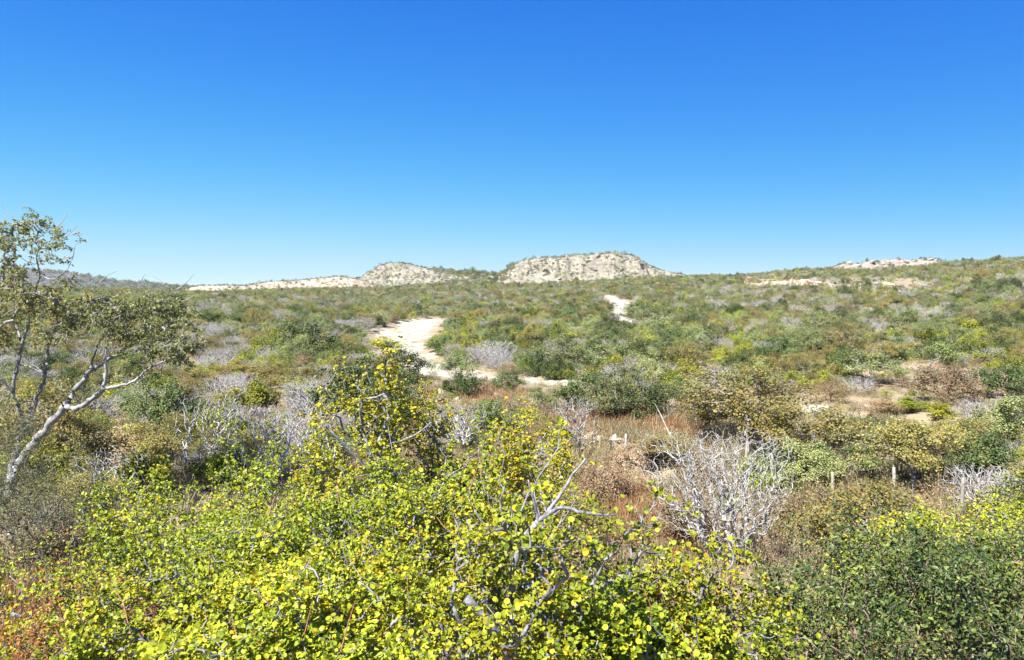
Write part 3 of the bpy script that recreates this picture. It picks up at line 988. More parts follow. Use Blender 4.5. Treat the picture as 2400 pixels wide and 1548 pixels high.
near_bush('red_brush', 'red-leaved dry brush showing through the broad bottom left bush', 290, 1425, 5.6, 1.0, 220, 18, 126, tmpl='oval', mat='redleaf', lsize=.03, spread=.05, zlow=.5, bark='browntwig', rtip=.003, rmax=.02, clumps=14, cs=.16, flat=.8)
tick('fg')
# ------------------------------------------------------------------ bare grey shrubs, near
def dead_shrub(name, label, px, py_base, W, Hh, ntar, seed, rtip=.0035, rmax=.035, bf=.75, mat='deadbark', group=None, pw=.8, wig=.11, cat='dead shrub', lean=(0, 0), zlow=.25):
    b = ground_hit(px, py_base, H)
    T = vase(ntar, W, Hh, zlow, seed, pw)
    T[:, 0] += lean[0] * T[:, 2]; T[:, 1] += lean[1] * T[:, 2]
    g = np.random.default_rng(seed)
    st = np.array([[math.cos(a) * .12, math.sin(a) * .12, -.05] for a in g.uniform(0, 6.28, 7)])
    paths, C = skeleton(T, st, bf, 6, wig, .02, seed)
    root = empty(name, b)
    tag(root, label, cat, group)
    R = np.minimum(rtip * C ** .38, rmax)
    big = C[:, 1] > 6
    Vb, Fb = tubes(paths[big], R[big], 6)
    add_obj('main_stems', make_mesh('main_stems', Vb, [Fb], [M[mat]], smooth=True), root)
    R[:, -1] *= .5
    Vt, Ft = tubes(paths[~big], R[~big], 3)
    add_obj('twigs', make_mesh('twigs', Vt, [Ft], [M[mat]], smooth=True), root)['kind'] = 'stuff'
    return root


DG = 'bare grey-white shrubs in the near scrub'
dead_shrub('bare_shrub', 'large bare grey-white shrub standing alone right of the nearest green bush', 1690, 1322, 3.2, 2.8, 2600, 201, rtip=.0042, rmax=.048, wig=.10, bf=.5, zlow=.16)
for i, (px, pyb, W, Hh, n, lab) in enumerate([
    (640, 1150, 2.7, 2.5, 480, 'bare grey-white thicket left of the tall yellow-leaved bush'),
    (500, 1110, 2.3, 2.7, 420, 'upright bare grey shrub among the bright green bushes at the left'),
    (430, 1010, 2.6, 2.0, 340, 'bare grey shrub beside the outer twigs of the leaning tree'),
    (730, 1060, 2.4, 2.0, 340, 'bare grey shrub directly behind the tall yellow-leaved bush'),
    (1345, 1075, 1.7, 2.2, 420, 'slender bare grey shrub left of the earth bank'),
    (1080, 1075, 1.8, 2.0, 420, 'bare grey shrub half hidden between the two yellow bushes'),
    (260, 1190, 2.2, 1.6, 500, 'low bare grey-brown shrub under the leaning tree'),
    (60, 1290, 2.2, 1.2, 420, 'sprawling bare shrub at the left edge below the leaning tree')]):
    dead_shrub('bare_shrub', lab, px, pyb, W, Hh, n, 210 + i, rtip=.0065, rmax=.034, group=DG, bf=.55, pw=.7 + .06 * (i % 4))

# leaning dead pole
def stick(name, label, pts, r0, r1, mat, cat, k=7, child=None, origin=None):
    P = [at(*p) for p in pts]
    b = P[0]
    root = empty(name, b)
    tag(root, label, cat)
    n = 9
    A = np.array([[*(p - b)] for p in P])
    s = np.linspace(0, 1, len(A)); t = np.linspace(0, 1, n)
    PP = np.stack([np.interp(t, s, A[:, i]) for i in range(3)], -1)
    PP[1:-1] += np.random.default_rng(3).normal(size=(n - 2, 3)) * r0 * .25
    V, F = tubes(PP[None], np.linspace(r0, r1, n)[None], k)
    add_obj('trunk', make_mesh('trunk', V, [F], [M[mat]], smooth=True), root)
    if child:
        for c in child:
            Q = np.array([[*(at(*p) - b)] for p in c])
            V, F = tubes(Q[None], np.linspace(r1 * .8, r1 * .3, len(Q))[None], 5)
            add_obj('branch', make_mesh('branch', V, [F], [M[mat]], smooth=True), root)
    return root


stick('dead_trunk', 'leaning pale dead trunk in front of the dark green shrubs', [(1612, 1110, 27.6), (1590, 1060, 28), (1566, 1010, 28.6), (1543, 962, 29.2)], .034, .02, 'deadbark', 'dead trunk',
      child=[[(1553, 982, 28.9), (1568, 972, 28.8), (1580, 960, 28.6)], [(1543, 962, 29.2), (1537, 950, 29.3), (1531, 944, 29.3)]])

tick('dead')
# ------------------------------------------------------------------ fence posts
def fence_post(px, py_top, Y, w, label, lean=0.0, hgt=None):
    t = at(px, py_top, Y)
    gz = float(H(np.array([t.x]), np.array([Y]))[0])
    h = max(t.z - gz, .5)
    g = np.random.default_rng(int(px))
    n = 8; k = 8
    z = np.linspace(-.3, h, n)
    P = np.stack([lean * z + g.normal(size=n) * .006, g.normal(size=n) * .006, z], -1)
    w = w * .68
    R = w * (1 + g.normal(size=n) * .06); R[-1] *= .82
    V, F = tubes(P[None], R[None], k)
    V = np.vstack([V, [P[-1] + np.array([0, 0, .025])]])
    top = (n - 1) * k
    T = np.array([[top + i, top + (i + 1) % k, len(V) - 1] for i in range(k)])
    o = add_obj('fence_post', make_mesh('fence_post', V, [F, T], [M['post']], smooth=True), loc=(t.x, Y, gz))
    tag(o, label, 'fence post', 'weathered fence posts')
    return o


fence_post(1467, 1025, 25.6, .062, 'leftmost pale fence post on the earth bank beside the nearest bush')
fence_post(1572, 1036, 26.0, .060, 'second pale fence post from the left, behind the bare grey shrub')
fence_post(1692, 1050, 24.6, .062, 'pale fence post with a diagonal brace behind the bare grey shrub')
fence_post(1748, 1042, 25.2, .066, 'pale fence post below the white trunks of the tan tree', .03)
fence_post(1810, 1063, 24.0, .055, 'short fence post top right of the bare grey shrub')
fence_post(1952, 1108, 22.4, .060, 'fence post nearly hidden in grey-green brush')
fence_post(2096, 1096, 22.0, .072, 'tall pale fence post standing clear near the right')
fence_post(2257, 1122, 20.8, .070, 'rightmost pale fence post in front of the green bush')
stick('fence_brace', 'pale wooden brace leaning on a fence post behind the bare grey shrub', [(1642, 1103, 24.4), (1662, 1086, 24.5), (1688, 1064, 24.55)], .045, .04, 'post', 'brace')

# ------------------------------------------------------------------ rocks
def rock_mesh(seed, name='rock', mat='rock'):
    g = np.random.default_rng(seed)
    import bmesh
    bm = bmesh.new()
    for _ in range(16):
        v = unit(g.normal(size=3)) * g.uniform(.75, 1.05)
        bm.verts.new((v[0], v[1] * .85, v[2] * .65))
    bmesh.ops.convex_hull(bm, input=bm.verts)
    for v in [v for v in bm.verts if not v.link_faces]:
        bm.verts.remove(v)
    bmesh.ops.recalc_face_normals(bm, faces=bm.faces)
    me = bpy.data.meshes.new(name)
    bm.to_mesh(me); bm.free()
    me.materials.append(M[mat])
    return me


ROCKS = [rock_mesh(i) for i in range(6)]
g = np.random.default_rng(77)
rk = []
for (cx, cy, sx, sy, n, lab) in [(1440, 1036, 22, 10, 9, 'in the heap above the earth bank'), (1395, 1030, 14, 8, 4, 'just left of the stone heap'),
                                 (1533, 1005, 16, 8, 6, 'in rusty grass below the dark shrubs'), (1585, 1024, 26, 7, 10, 'in the row around the leaning dead trunk'),
                                 (1350, 990, 18, 8, 4, 'left of the rust coloured grass'), (1060, 925, 24, 8, 7, 'at the near end of the sand wash')]:
    stone_px = []
    for i in range(n):
        b = ground_hit(cx + g.normal() * sx, cy + g.normal() * sy, H)
        stone_px.append((to_px(b.x, b.y, b.z)[0], len(rk)))
        o = add_obj('pale_stone', ROCKS[int(g.integers(0, 6))], loc=b)
        rk.append(o)
        s = float(g.uniform(.18, .52))
        o.scale = (s * g.uniform(.9, 1.4), s, s * g.uniform(.7, 1.1)); o.rotation_euler = (g.uniform(-.3, .3), g.uniform(-.3, .3), g.uniform(0, 6.28))
    for r_, (u_, j_) in enumerate(sorted(stone_px)):
        tag(rk[j_], 'pale stone, %s from the left %s' % (['first', 'second', 'third', 'fourth', 'fifth', 'sixth', 'seventh', 'eighth', 'ninth', 'tenth'][r_], lab), 'stone', 'pale stones ' + lab)

BOULD = [rock_mesh(20 + i, 'boulder', 'mesa') for i in range(5)]
BOULDC = [rock_mesh(40 + i, 'boulder', 'crest') for i in range(4)]


def boulders(hill, hname, n, seed, smin, smax, meshes, plo, phi, vlo=-.95, vhi=-.15):
    g = np.random.default_rng(seed)
    hd = HILLS[hname]
    for i in range(n):
        a = ((g.uniform(plo, phi)) - 1200) / FPX
        y = hd['Y'] + hd['front'] * g.uniform(vlo, vhi)
        x = a * y
        z = float(hill_h(hname, np.array([x]), np.array([y]))[0])
        o = bpy.data.objects.new('boulder', meshes[int(g.integers(0, len(meshes)))])
        ROOT.objects.link(o); o.parent = hill
        s = g.uniform(smin, smax)
        o.location = (x, y, z); o.scale = (s * g.uniform(.9, 1.6), s, s * g.uniform(.7, 1.2)); o.rotation_euler = (g.uniform(-.4, .4), g.uniform(-.4, .4), g.uniform(0, 6.28))


boulders(mesa, 'pale_mesa', 90, 5, 1.2, 3.4, BOULD, 1200, 1560)
boulders(rhill, 'rounded_hill', 45, 6, 1.2, 3.0, BOULD, 850, 1020)
boulders(crest, 'rocky_crest', 34, 7, 1.4, 3.6, BOULDC, 1955, 2215, -.7, -.05)

# ------------------------------------------------------------------ the leaning white-barked tree at the left
def leaning_tree():
    Y0 = 20.0
    b = ground_hit(2, 1225, H)
    Y0 = b.y
    Z = lambda X, Yz, dy=0: at(X / 1.925, 450 + Yz / 1.925, Y0 + dy)
    limbs = [
        ([(10, 1500, 0), (45, 1330, 0), (85, 1225, 0), (135, 1145, -.1), (200, 1085, -.2), (250, 1025, -.3), (295, 965, -.4)], .19, .135),
        ([(295, 965, -.4), (335, 895, -.3), (400, 820, -.1), (470, 768, .2), (530, 732, .4), (600, 690, .5), (670, 630, .6)], .115, .04),
        ([(300, 970, -.4), (335, 980, -.6), (385, 958, -.8), (430, 922, -.9), (468, 888, -1.0)], .10, .085),
        ([(468, 888, -1.0), (480, 830, -1.0), (476, 760, -1.0), (478, 700, -.9), (500, 640, -.8)], .07, .035),
        ([(468, 888, -1.0), (520, 880, -1.1), (575, 868, -1.2), (615, 850, -1.2), (660, 805, -1.2), (735, 765, -1.1), (800, 740, -1.0)], .065, .02),
        ([(25, 1400, .3), (60, 1200, .5), (105, 1080, .7), (140, 990, .8), (172, 925, .8), (203, 850, .8), (212, 780, .7), (222, 700, .6), (245, 630, .5), (260, 540, .4)], .15, .04),
        ([(105, 1080, .7), (85, 960, .3), (45, 890, .1), (5, 845, 0), (-50, 800, -.1)], .10, .05),
        ([(60, 910, .2), (62, 850, .2), (82, 775, .3), (100, 690, .4), (128, 590, .5), (150, 480, .6), (185, 380, .5), (165, 300, .4), (175, 235, .4)], .075, .02),
        ([(85, 780, .3), (140, 790, 0), (200, 820, -.3), (150, 780, -.2), (110, 740, -.3)], .03, .015),
        ([(100, 690, .4), (60, 560, .7), (62, 440, .8), (30, 330, .8)], .05, .02),
        ([(185, 380, .5), (240, 400, .2), (300, 360, .1), (330, 300, .1), (340, 240, .1)], .028, .008),
        ([(400, 820, -.1), (425, 740, .5), (450, 670, .9), (500, 620, 1.2)], .05, .02),
    ]
    root = empty('leaning_tree', b)
    tag(root, 'white barked leaning tree with drooping olive leaves at the left edge', 'tree')
    nodes = []
    g0 = np.random.default_rng(8)
    for li, (pts, r0, r1) in enumerate(limbs):
        A = np.array([[*(Z(*p) - b)] for p in pts])
        s = np.concatenate([[0], np.cumsum(np.linalg.norm(A[1:] - A[:-1], axis=1))])
        n = len(pts) * 4
        t = np.linspace(0, s[-1], n)
        PP = np.stack([np.interp(t, s, A[:, i]) for i in range(3)], -1)
        k = np.array([.25, .5, .25])
        for _ in range(2):
            PP[1:-1] = PP[:-2] * .25 + PP[1:-1] * .5 + PP[2:] * .25
        R = np.linspace(r0, r1, n) * .68 * (1 + .10 * np.sin(np.arange(n) * 1.7) + g0.normal(size=n) * .05)
        PP[1:-1] += g0.normal(size=(n - 2, 3)) * r0 * .16
        V, F = tubes(PP[None], R[None], 9)
        add_obj('trunk' if li == 0 else 'limb', make_mesh('limb', V, [F], [M['whitebark']], smooth=True), root)
        if li != 0:
            nodes.append(PP[n // 3:])
    nodes = np.vstack(nodes)
    g = np.random.default_rng(5)
    cl = [(60, 545, 70, 28, 26), (20, 560, 50, 35, 22), (105, 585, 45, 30, 16), (20, 640, 50, 40, 22), (45, 690, 60, 30, 26), (110, 690, 60, 28, 20), (80, 740, 80, 30, 24),
          (190, 722, 55, 20, 24), (190, 755, 65, 28, 24), (270, 718, 50, 20, 24), (280, 752, 70, 28, 26), (345, 702, 45, 18, 22), (370, 728, 60, 24, 28), (425, 740, 40, 22, 20), (345, 775, 50, 26, 20),
          (395, 790, 45, 35, 26), (435, 805, 35, 35, 20), (370, 830, 40, 22, 14), (300, 790, 40, 22, 12), (-40, 620, 50, 80, 30), (-50, 740, 60, 60, 30), (10, 790, 50, 35, 18), (110, 790, 40, 22, 10),
          (335, 882, 18, 10, 5), (20, 930, 40, 25, 10), (150, 905, 30, 12, 7)]
    T = []
    for (cx, cy, rx, ry, n) in cl:
        dy0 = g.normal() * .5
        for i in range(int(n * 1.3)):
            q = at(cx + g.normal() * rx * .74, cy + g.normal() * ry * .72, Y0 + dy0 + g.normal() * .65)
            T.append([*(q - b)])
    T = np.array(T)
    paths, C = skeleton(T, nodes, .05, 6, .12, .08, 9)
    add_obj('twigs', branch_mesh('twigs', paths, C, .007, .45, .04, M['whitebark'], 5), root)['kind'] = 'stuff'
    lv, P, sz = foliage(paths, 38, 'oval', .072, .07, up=.7, outw=.2, rand=.75, along=.55, seed=12, droop=.9, rosette=7)
    cl2 = (vnoise(P[:, 0] * .9, P[:, 2] * 1.3, 4) + 1) / 2
    cr = add_obj('crown', leaf_mesh('crown', lv, M['tree_leaf'], 3, cl2), root)
    cr['kind'] = 'stuff'
    # bare upper twigs
    tw = []
    for pts in [[(72, 160), (60, 120), (25, 85), (2, 52)], [(240, 180), (245, 150), (232, 112)], [(250, 165), (285, 130), (305, 98)], [(270, 215), (310, 195), (350, 150)], [(320, 195), (345, 185), (356, 182)],
                [(410, 450), (450, 410), (480, 380), (525, 358)], [(650, 420), (640, 395), (655, 372)], [(740, 420), (725, 400), (690, 380)], [(800, 440), (840, 410), (878, 370)],
                [(790, 500), (840, 490), (890, 460)], [(200, 330), (190, 315), (175, 330)], [(30, 160), (15, 130), (0, 120)], [(290, 290), (320, 300), (335, 280)]]:
        n = 6
        A = np.array([[*(Z(x, y, .2) - b)] for x, y in pts]); s = np.linspace(0, 1, len(A)); t = np.linspace(0, 1, n)
        tw.append(np.stack([np.interp(t, s, A[:, i]) for i in range(3)], -1))
    tw = np.array(tw)
    V, F = tubes(tw, np.tile(np.linspace(.016, .006, 6), (len(tw), 1)), 5)
    add_obj('bare_twigs', make_mesh('bare_twigs', V, [F], [M['greytwig']], smooth=True), root)['kind'] = 'stuff'
    return root


leaning_tree()

tick('tree')
# ------------------------------------------------------------------ plant kinds for the scrub
def proto(kind, lod, seed):
    """returns (branch mesh, leaf mesh) for lod 'mid', or one joined mesh for 'far' / 'vfar'"""
    mid = lod == 'mid'
    nt_ = {'mid': 1.0, 'far': .30, 'vfar': .12}[lod]
    ls = {'mid': 1.0, 'far': 2.1, 'vfar': 3.6}[lod]
    tm = {'mid': 'disc', 'far': 'clump', 'vfar': 'clump'}[lod]
    k = {'mid': 5, 'far': 3, 'vfar': 3}[lod]
    m = {'mid': 5, 'far': 4, 'vfar': 3}[lod]
    rt = {'mid': 1.0, 'far': 1.6, 'vfar': 2.6}[lod]
    b0 = np.array([[0, 0, -.1]])
    if kind == 'bright':
        T = dome(int(280 * nt_), 2.4, 1.55, .18, .62, 16, .17, seed, lobes=.3); bf = .5
        bm, lm, per, sz, sp, rtip, rmax = 'greybark', 'bright', 20, .062, .075, .005, .05
    elif kind == 'dark':
        T = dome(int(340 * nt_), 3.0, 2.1, .06, .68, 22, .16, seed, lobes=.22); bf = .45
        bm, lm, per, sz, sp, rtip, rmax = 'browntwig', 'dark', 24, .068, .095, .005, .06
    elif kind == 'olive':
        T = dome(int(300 * nt_), 3.4, 2.7, .38, .5, 12, .14, seed, lobes=.35, tilt=(.12 * math.sin(seed), .1 * math.cos(seed))); bf = .35
        bm, lm, per, sz, sp, rtip, rmax = 'whitebark', 'olive', 20, .062, .10, .0065, .085
    elif kind == 'tan':
        T = dome(int(320 * nt_), 3.4, 2.8, .40, .5, 15, .15, seed, lobes=.3, tilt=(.1 * math.cos(seed * 3), 0)); bf = .55
        bm, lm, per, sz, sp, rtip, rmax = 'whitebark', 'tan', 20, .060, .10, .006, .065
    elif kind == 'grey':
        T = vase(int(900 * nt_), 2.3, 1.45, .2, seed, .6); bf = .55
        bm, lm, per, sz, sp, rtip, rmax = 'greytwig', None, 0, 0, 0, .0055, .03
    elif kind == 'dry':
        T = dome(int(420 * nt_), 2.1, 1.2, .15, .5, 14, .18, seed, lobes=.3); bf = .55
        bm, lm, per, sz, sp, rtip, rmax = 'browntwig', 'brown', 9, .042, .08, .0045, .03
    if kind in ('olive', 'tan'):
        b0 = np.array([[0, 0, -.1], [.05, .03, .2], [-.06, .02, .15]])
    paths, C = skeleton(T, b0, bf, m, .09, .04, seed)
    if kind == 'grey':
        R = np.minimum(rtip * rt * C ** .38, rmax); R[:, -1] *= .5
        V, F = tubes(paths, R, 4 if mid else 3)
        if mid:
            big = C[:, 1] > 5
            V1, F1 = tubes(paths[big], R[big], 5); V2, F2 = tubes(paths[~big], R[~big], 3)
            return make_mesh('main_stems', V1, [F1], [M[bm]], smooth=True), make_mesh('twigs', V2, [F2], [M[bm]], smooth=True)
        return make_mesh('grey_far', V, [F], [M[bm]])
    per_ = per if mid else max(8, int(per * .55))
    lv, P, szs = foliage(paths, per_, tm, sz * ls, sp * (1 if mid else 1.3), up=.75, outw=.55, rand=.6, along=.5, seed=seed + 3, center=(0, 0, T[:, 2].mean() * .7))
    if mid:
        return branch_mesh('branches', paths, C, rtip, .45, rmax, M[bm], k), leaf_mesh('foliage', lv, M[lm], seed)
    return joined_mesh(kind, paths, C, rtip * rt, .45, rmax * 1.2, M[bm], k, lv, M[lm], seed)


KINDS = {
    'bright': dict(W=2.4, H=1.55, name='bright_green_shrub', look='bright yellow-green rounded shrub', cat='shrub', parts=('branches', 'foliage')),
    'dark': dict(W=3.0, H=2.1, name='dark_green_shrub', look='dense dark green shrub', cat='shrub', parts=('branches', 'foliage')),
    'olive': dict(W=3.4, H=2.7, name='grey_green_tree', look='small grey-green tree with pale trunk', cat='tree', parts=('trunk', 'crown')),
    'tan': dict(W=3.4, H=2.8, name='tan_leaved_tree', look='tan-green small tree with white stems', cat='tree', parts=('trunk', 'crown')),
    'grey': dict(W=2.3, H=1.45, name='grey_leafless_shrub', look='grey leafless twiggy shrub', cat='shrub', parts=('main_stems', 'twigs')),
    'dry': dict(W=2.1, H=1.2, name='dry_brown_shrub', look='low dry brown shrub', cat='shrub', parts=('branches', 'foliage')),
}
NV = 3
PROT = {k: [proto(k, 'mid', 300 + 17 * i + 5 * j) for j in range(NV)] for i, k in enumerate(KINDS)}
FAR = {k: [proto(k, 'far', 500 + 17 * i + 5 * j) for j in range(3)] + [proto(k, 'vfar', 700 + 17 * i + 5 * j) for j in range(3)] for i, k in enumerate(KINDS)}


def place_kind(kind, x, y, z, W, Hh, rz, label, group, v=None, cat=None, name=None):
    kd = KINDS[kind]
    v = int(rng.integers(0, NV)) if v is None else v
    root = bpy.data.objects.new(name or kd['name'], None)
    root.empty_display_size = .2
    ROOT.objects.link(root)
    root.location = (x, y, z); root.rotation_euler = (0, 0, rz)
    root.scale = (W / kd['W'], W / kd['W'], Hh / kd['H'])
    tag(root, label, cat or kd['cat'], group)
    for me, pn in zip(PROT[kind][v], kd['parts']):
        c = bpy.data.objects.new(pn, me)
        ROOT.objects.link(c); c.parent = root
        if pn in ('foliage', 'crown', 'twigs'):
            c['kind'] = 'stuff'
    return root


tick('protos')
# landmarks read from the photograph: kind, px, py of the foot, width px, height px, label
LAND = [
    ('dark', 715, 848, 150, 88, 'big rounded dark green shrub left of the sand wash'),
    ('dark', 930, 893, 130, 72, 'fresh green dense shrub overlapping the near bend of the sand wash'),
    ('dark', 1395, 968, 150, 95, 'large dark green shrub, left one of the clump above the rust coloured grass'),
    ('dark', 1490, 990, 160, 95, 'large dark green shrub, right one of the clump above the rust coloured grass'),
    ('olive', 1560, 975, 110, 85, 'grey-green tree right behind the clump of large dark shrubs'),
    ('dark', 2375, 935, 140, 85, 'very dark shrub at the right edge of the middle plain'),
    ('dark', 1085, 928, 90, 55, 'grey-green shrub at the near end of the sand wash'),
    ('dark', 1180, 918, 75, 45, 'small dark green shrub in front of the sand strip'),
    ('dark', 540, 806, 62, 32, 'low dark shrub near the outer twigs of the leaning tree'),
    ('dark', 1436, 812, 80, 52, 'round dark green shrub in the middle below the dirt track'),
    ('dark', 1545, 840, 70, 42, 'dark shrub right of the round one below the dirt track'),
    ('olive', 1535, 778, 95, 62, 'white trunked tree beside the lower bend of the dirt track'),
    ('olive', 1615, 865, 90, 75, 'pale trunked tree in the middle of the plain right of the dirt track'),
    ('olive', 1072, 897, 110, 72, 'thin white trunked tree beside the sand wash'),
    ('olive', 1340, 865, 150, 75, 'spreading grey-green tree with bare white limbs in the middle'),
    ('olive', 2190, 872, 120, 80, 'wide grey-green tree with white stems left of the far dirt road'),
    ('olive', 2030, 898, 190, 80, 'broad grey-green tree above the narrow dirt road'),
    ('dry', 2215, 938, 190, 82, 'large thorny grey-brown bush above the narrow dirt road'),
    ('tan', 1730, 1066, 290, 200, 'tall tan-leaved tree with white stems behind the fence'),
    ('tan', 1885, 1075, 260, 150, 'tan-leaved tree behind the fence right of the tallest one'),
    ('tan', 1645, 1015, 190, 105, 'tan-green tree between the dark shrub clump and the tallest tan tree'),
    ('tan', 2140, 1152, 250, 175, 'tan-leaved tree with fanned white stems between two fence posts'),
    ('dark', 2010, 1045, 90, 75, 'dark green shrub between the tan-leaved trees'),
    ('dark', 2300, 1125, 170, 110, 'green bush with orange leaves at the right behind the fence'),
    ('olive', 2330, 1055, 190, 120, 'grey-green tree at the right edge behind the fence'),
    ('bright', 610, 975, 130, 85, 'bright green bush in front of the tall yellow-leaved bush, left'),
    ('bright', 500, 1050, 120, 110, 'bright green bush among bare grey twigs at the left'),
    ('bright', 350, 1180, 190, 130, 'yellow-green bush between the leaning tree and the bare thicket'),
    ('bright', 310, 970, 130, 70, 'bright bush seen below the crown of the leaning tree'),
    ('bright', 200, 1040, 110, 90, 'yellow-green bush behind the leaning trunk'),
    ('bright', 622, 838, 76, 62, 'bright green bush left of the big rounded dark shrub'),
    ('bright', 900, 812, 70, 28, 'low bright bush at the edge of the sand wash'),
    ('bright', 805, 960, 110, 75, 'bright green bush behind the top of the tall yellow-leaved bush'),
    ('bright', 1430, 885, 90, 50, 'bright green bush above the large dark shrub clump'),
    ('bright', 1750, 860, 100, 42, 'bright yellow-green bush in the middle of the right-hand plain'),
    ('bright', 2260, 790, 110, 45, 'brightest green shrub on the right-hand slope'),
    ('tan', 570, 905, 150, 60, 'tan-green tree left of the big rounded dark shrub, nearer'),
    ('tan', 700, 925, 150, 70, 'tan-green tree behind the bare grey shrubs at the left'),
    ('olive', 1900, 1150, 190, 110, 'grey-green feathery bush right of the large bare shrub'),
    ('dry', 1500, 1085, 110, 60, 'dry yellowish bush between the first two fence posts'),
    ('dry', 1590, 1270, 200, 110, 'low reddish dry bush left of the foot of the large bare shrub'),
    ('dry', 1850, 1250, 170, 90, 'low dry red-leaved bush right of the large bare shrub'),
    ('dry', 1980, 1230, 170, 90, 'low dry bush behind the dense dark shrub'),
    ('dry', 300, 1085, 190, 90, 'dry reddish brush under the leaning tree'),
    ('dry', 130, 1330, 220, 110, 'dry red-brown brush at the lower left edge'),
    ('dry', 1420, 1180, 160, 90, 'dry straw coloured brush on the face of the earth bank'),
    ('dry', 1640, 1160, 150, 70, 'dry straw coloured bush behind the large bare shrub'),
    ('bright', 1790, 1150, 110, 75, 'yellow-green bush with red leaves right behind the large bare shrub'),
    ('olive', 1990, 1130, 170, 100, 'grey-green bush left of the tallest clear fence post'),
    ('tan', 2235, 1085, 200, 110, 'tan-leaved bush behind the rightmost fence post'),
    ('olive', 2060, 1060, 150, 85, 'grey-green tree between the two right-hand tan trees'),
    ('tan', 1960, 1050, 150, 80, 'low tan-leaved tree right of the second tan tree'),
    ('dark', 1830, 1130, 130, 80, 'green bush behind the short fence post top'),
    ('olive', 1275, 968, 120, 55, 'grey-green low tree left of the large dark shrub clump'),
    ('bright', 1230, 1010, 100, 50, 'yellow-green bush right behind the tall yellow bush'),
    ('tan', 1560, 1075, 130, 60, 'yellowish bush on the bank beside the second fence post'),
    ('bright', 2390, 1110, 130, 80, 'yellow-green bush at the right edge behind the fence'),
    ('bright', 2130, 968, 120, 36, 'low yellow-green bush between the two pale road strips'),
    ('dry', 2055, 966, 110, 32, 'low dry bush left of the bush between the road strips'),
    ('bright', 2195, 978, 90, 34, 'low yellow-green bush at the right end of the narrow dirt road'),
    ('dry', 1945, 940, 100, 40, 'dry bush above the left end of the narrow dirt road'),
    ('grey', 2010, 925, 90, 40, 'grey leafless shrub just above the short sandy clearing'),
    ('grey', 800, 905, 90, 45, 'grey leafless shrub in front of the big rounded dark shrub'),
    ('grey', 845, 870, 70, 40, 'small grey leafless shrub at the left edge of the sand wash'),
]
EXCL = []
for kind, px, py, wpx, hpx, lab in LAND:
    p = ground_hit(px, py, H)
    Wm = wpx * p.y / FPX; Hm = hpx * p.y / FPX
    EXCL.append((p.x, p.y, Wm * .42))
    kd = KINDS[kind]
    place_kind(kind, p.x, p.y, p.z - .03, Wm * 1.05, Hm * 1.05, float(rng.uniform(0, 6.28)), lab, None)

# feathery grey-green bush under the leaning tree
near_bush('feathery_bush', 'grey-green feathery bush under the leaning tree at the left edge', 95, 1065, 16.5, 3.0, 520, 16, 131, tmpl='narrow', mat='feather', lsize=.075, spread=.09, zlow=.2,
          bark='browntwig', rtip=.003, rmax=.03, clumps=26, cs=.16, flat=.8, rosette=0)
near_bush('feathery_bush', 'second feathery bush at the left edge beside the trunk of the leaning tree', 0, 950, 18.0, 2.2, 360, 16, 132, tmpl='narrow', mat='feather', lsize=.075, spread=.09, zlow=.3,
          bark='browntwig', rtip=.003, rmax=.03, clumps=18, cs=.16, flat=.8, rosette=0)

# columnar cacti on the right-hand slope
def cactus(px, py, hpx, label, arms):
    p = ground_hit(px, py, H)
    h = hpx * p.y / FPX
    root = empty('columnar_cactus', p)
    tag(root, label, 'cactus', 'pale columnar cacti on the right-hand slope')
    cols = [(0, 0, h)] + [(a, b, h * f) for a, b, f in arms]
    for i, (dx, dy, hh) in enumerate(cols):
        n = 7
        z = np.linspace(-.2, hh, n)
        P = np.stack([dx * np.sqrt(np.clip(z / hh, 0, 1)), dy * np.sqrt(np.clip(z / hh, 0, 1)), z], -1)
        R = np.full(n, .17); R[-1] = .05; R[-2] = .14
        V, F = tubes(P[None], R[None], 8)
        add_obj('cactus_stem', make_mesh('cactus_stem', V, [F], [M['cactus']], rnd=np.full(len(F), .3 + .2 * i), smooth=True), root)


cactus(2232, 806, 40, 'columnar cactus left of the brightest green shrub on the right-hand slope', [(.5, 0, .8), (-.45, .1, .7)])
cactus(2252, 802, 36, 'columnar cactus just below the brightest green shrub on the right-hand slope', [(.5, 0, .7)])
cactus(2366, 800, 34, 'columnar cactus near the right edge of the slope', [(.5, 0, .75)])
cactus(1735, 712, 18, 'group of thin columnar cacti below the long sandy bank', [(.9, 0, .9), (-.9, 0, .8), (1.8, 0, .8)])

tick('landmarks')
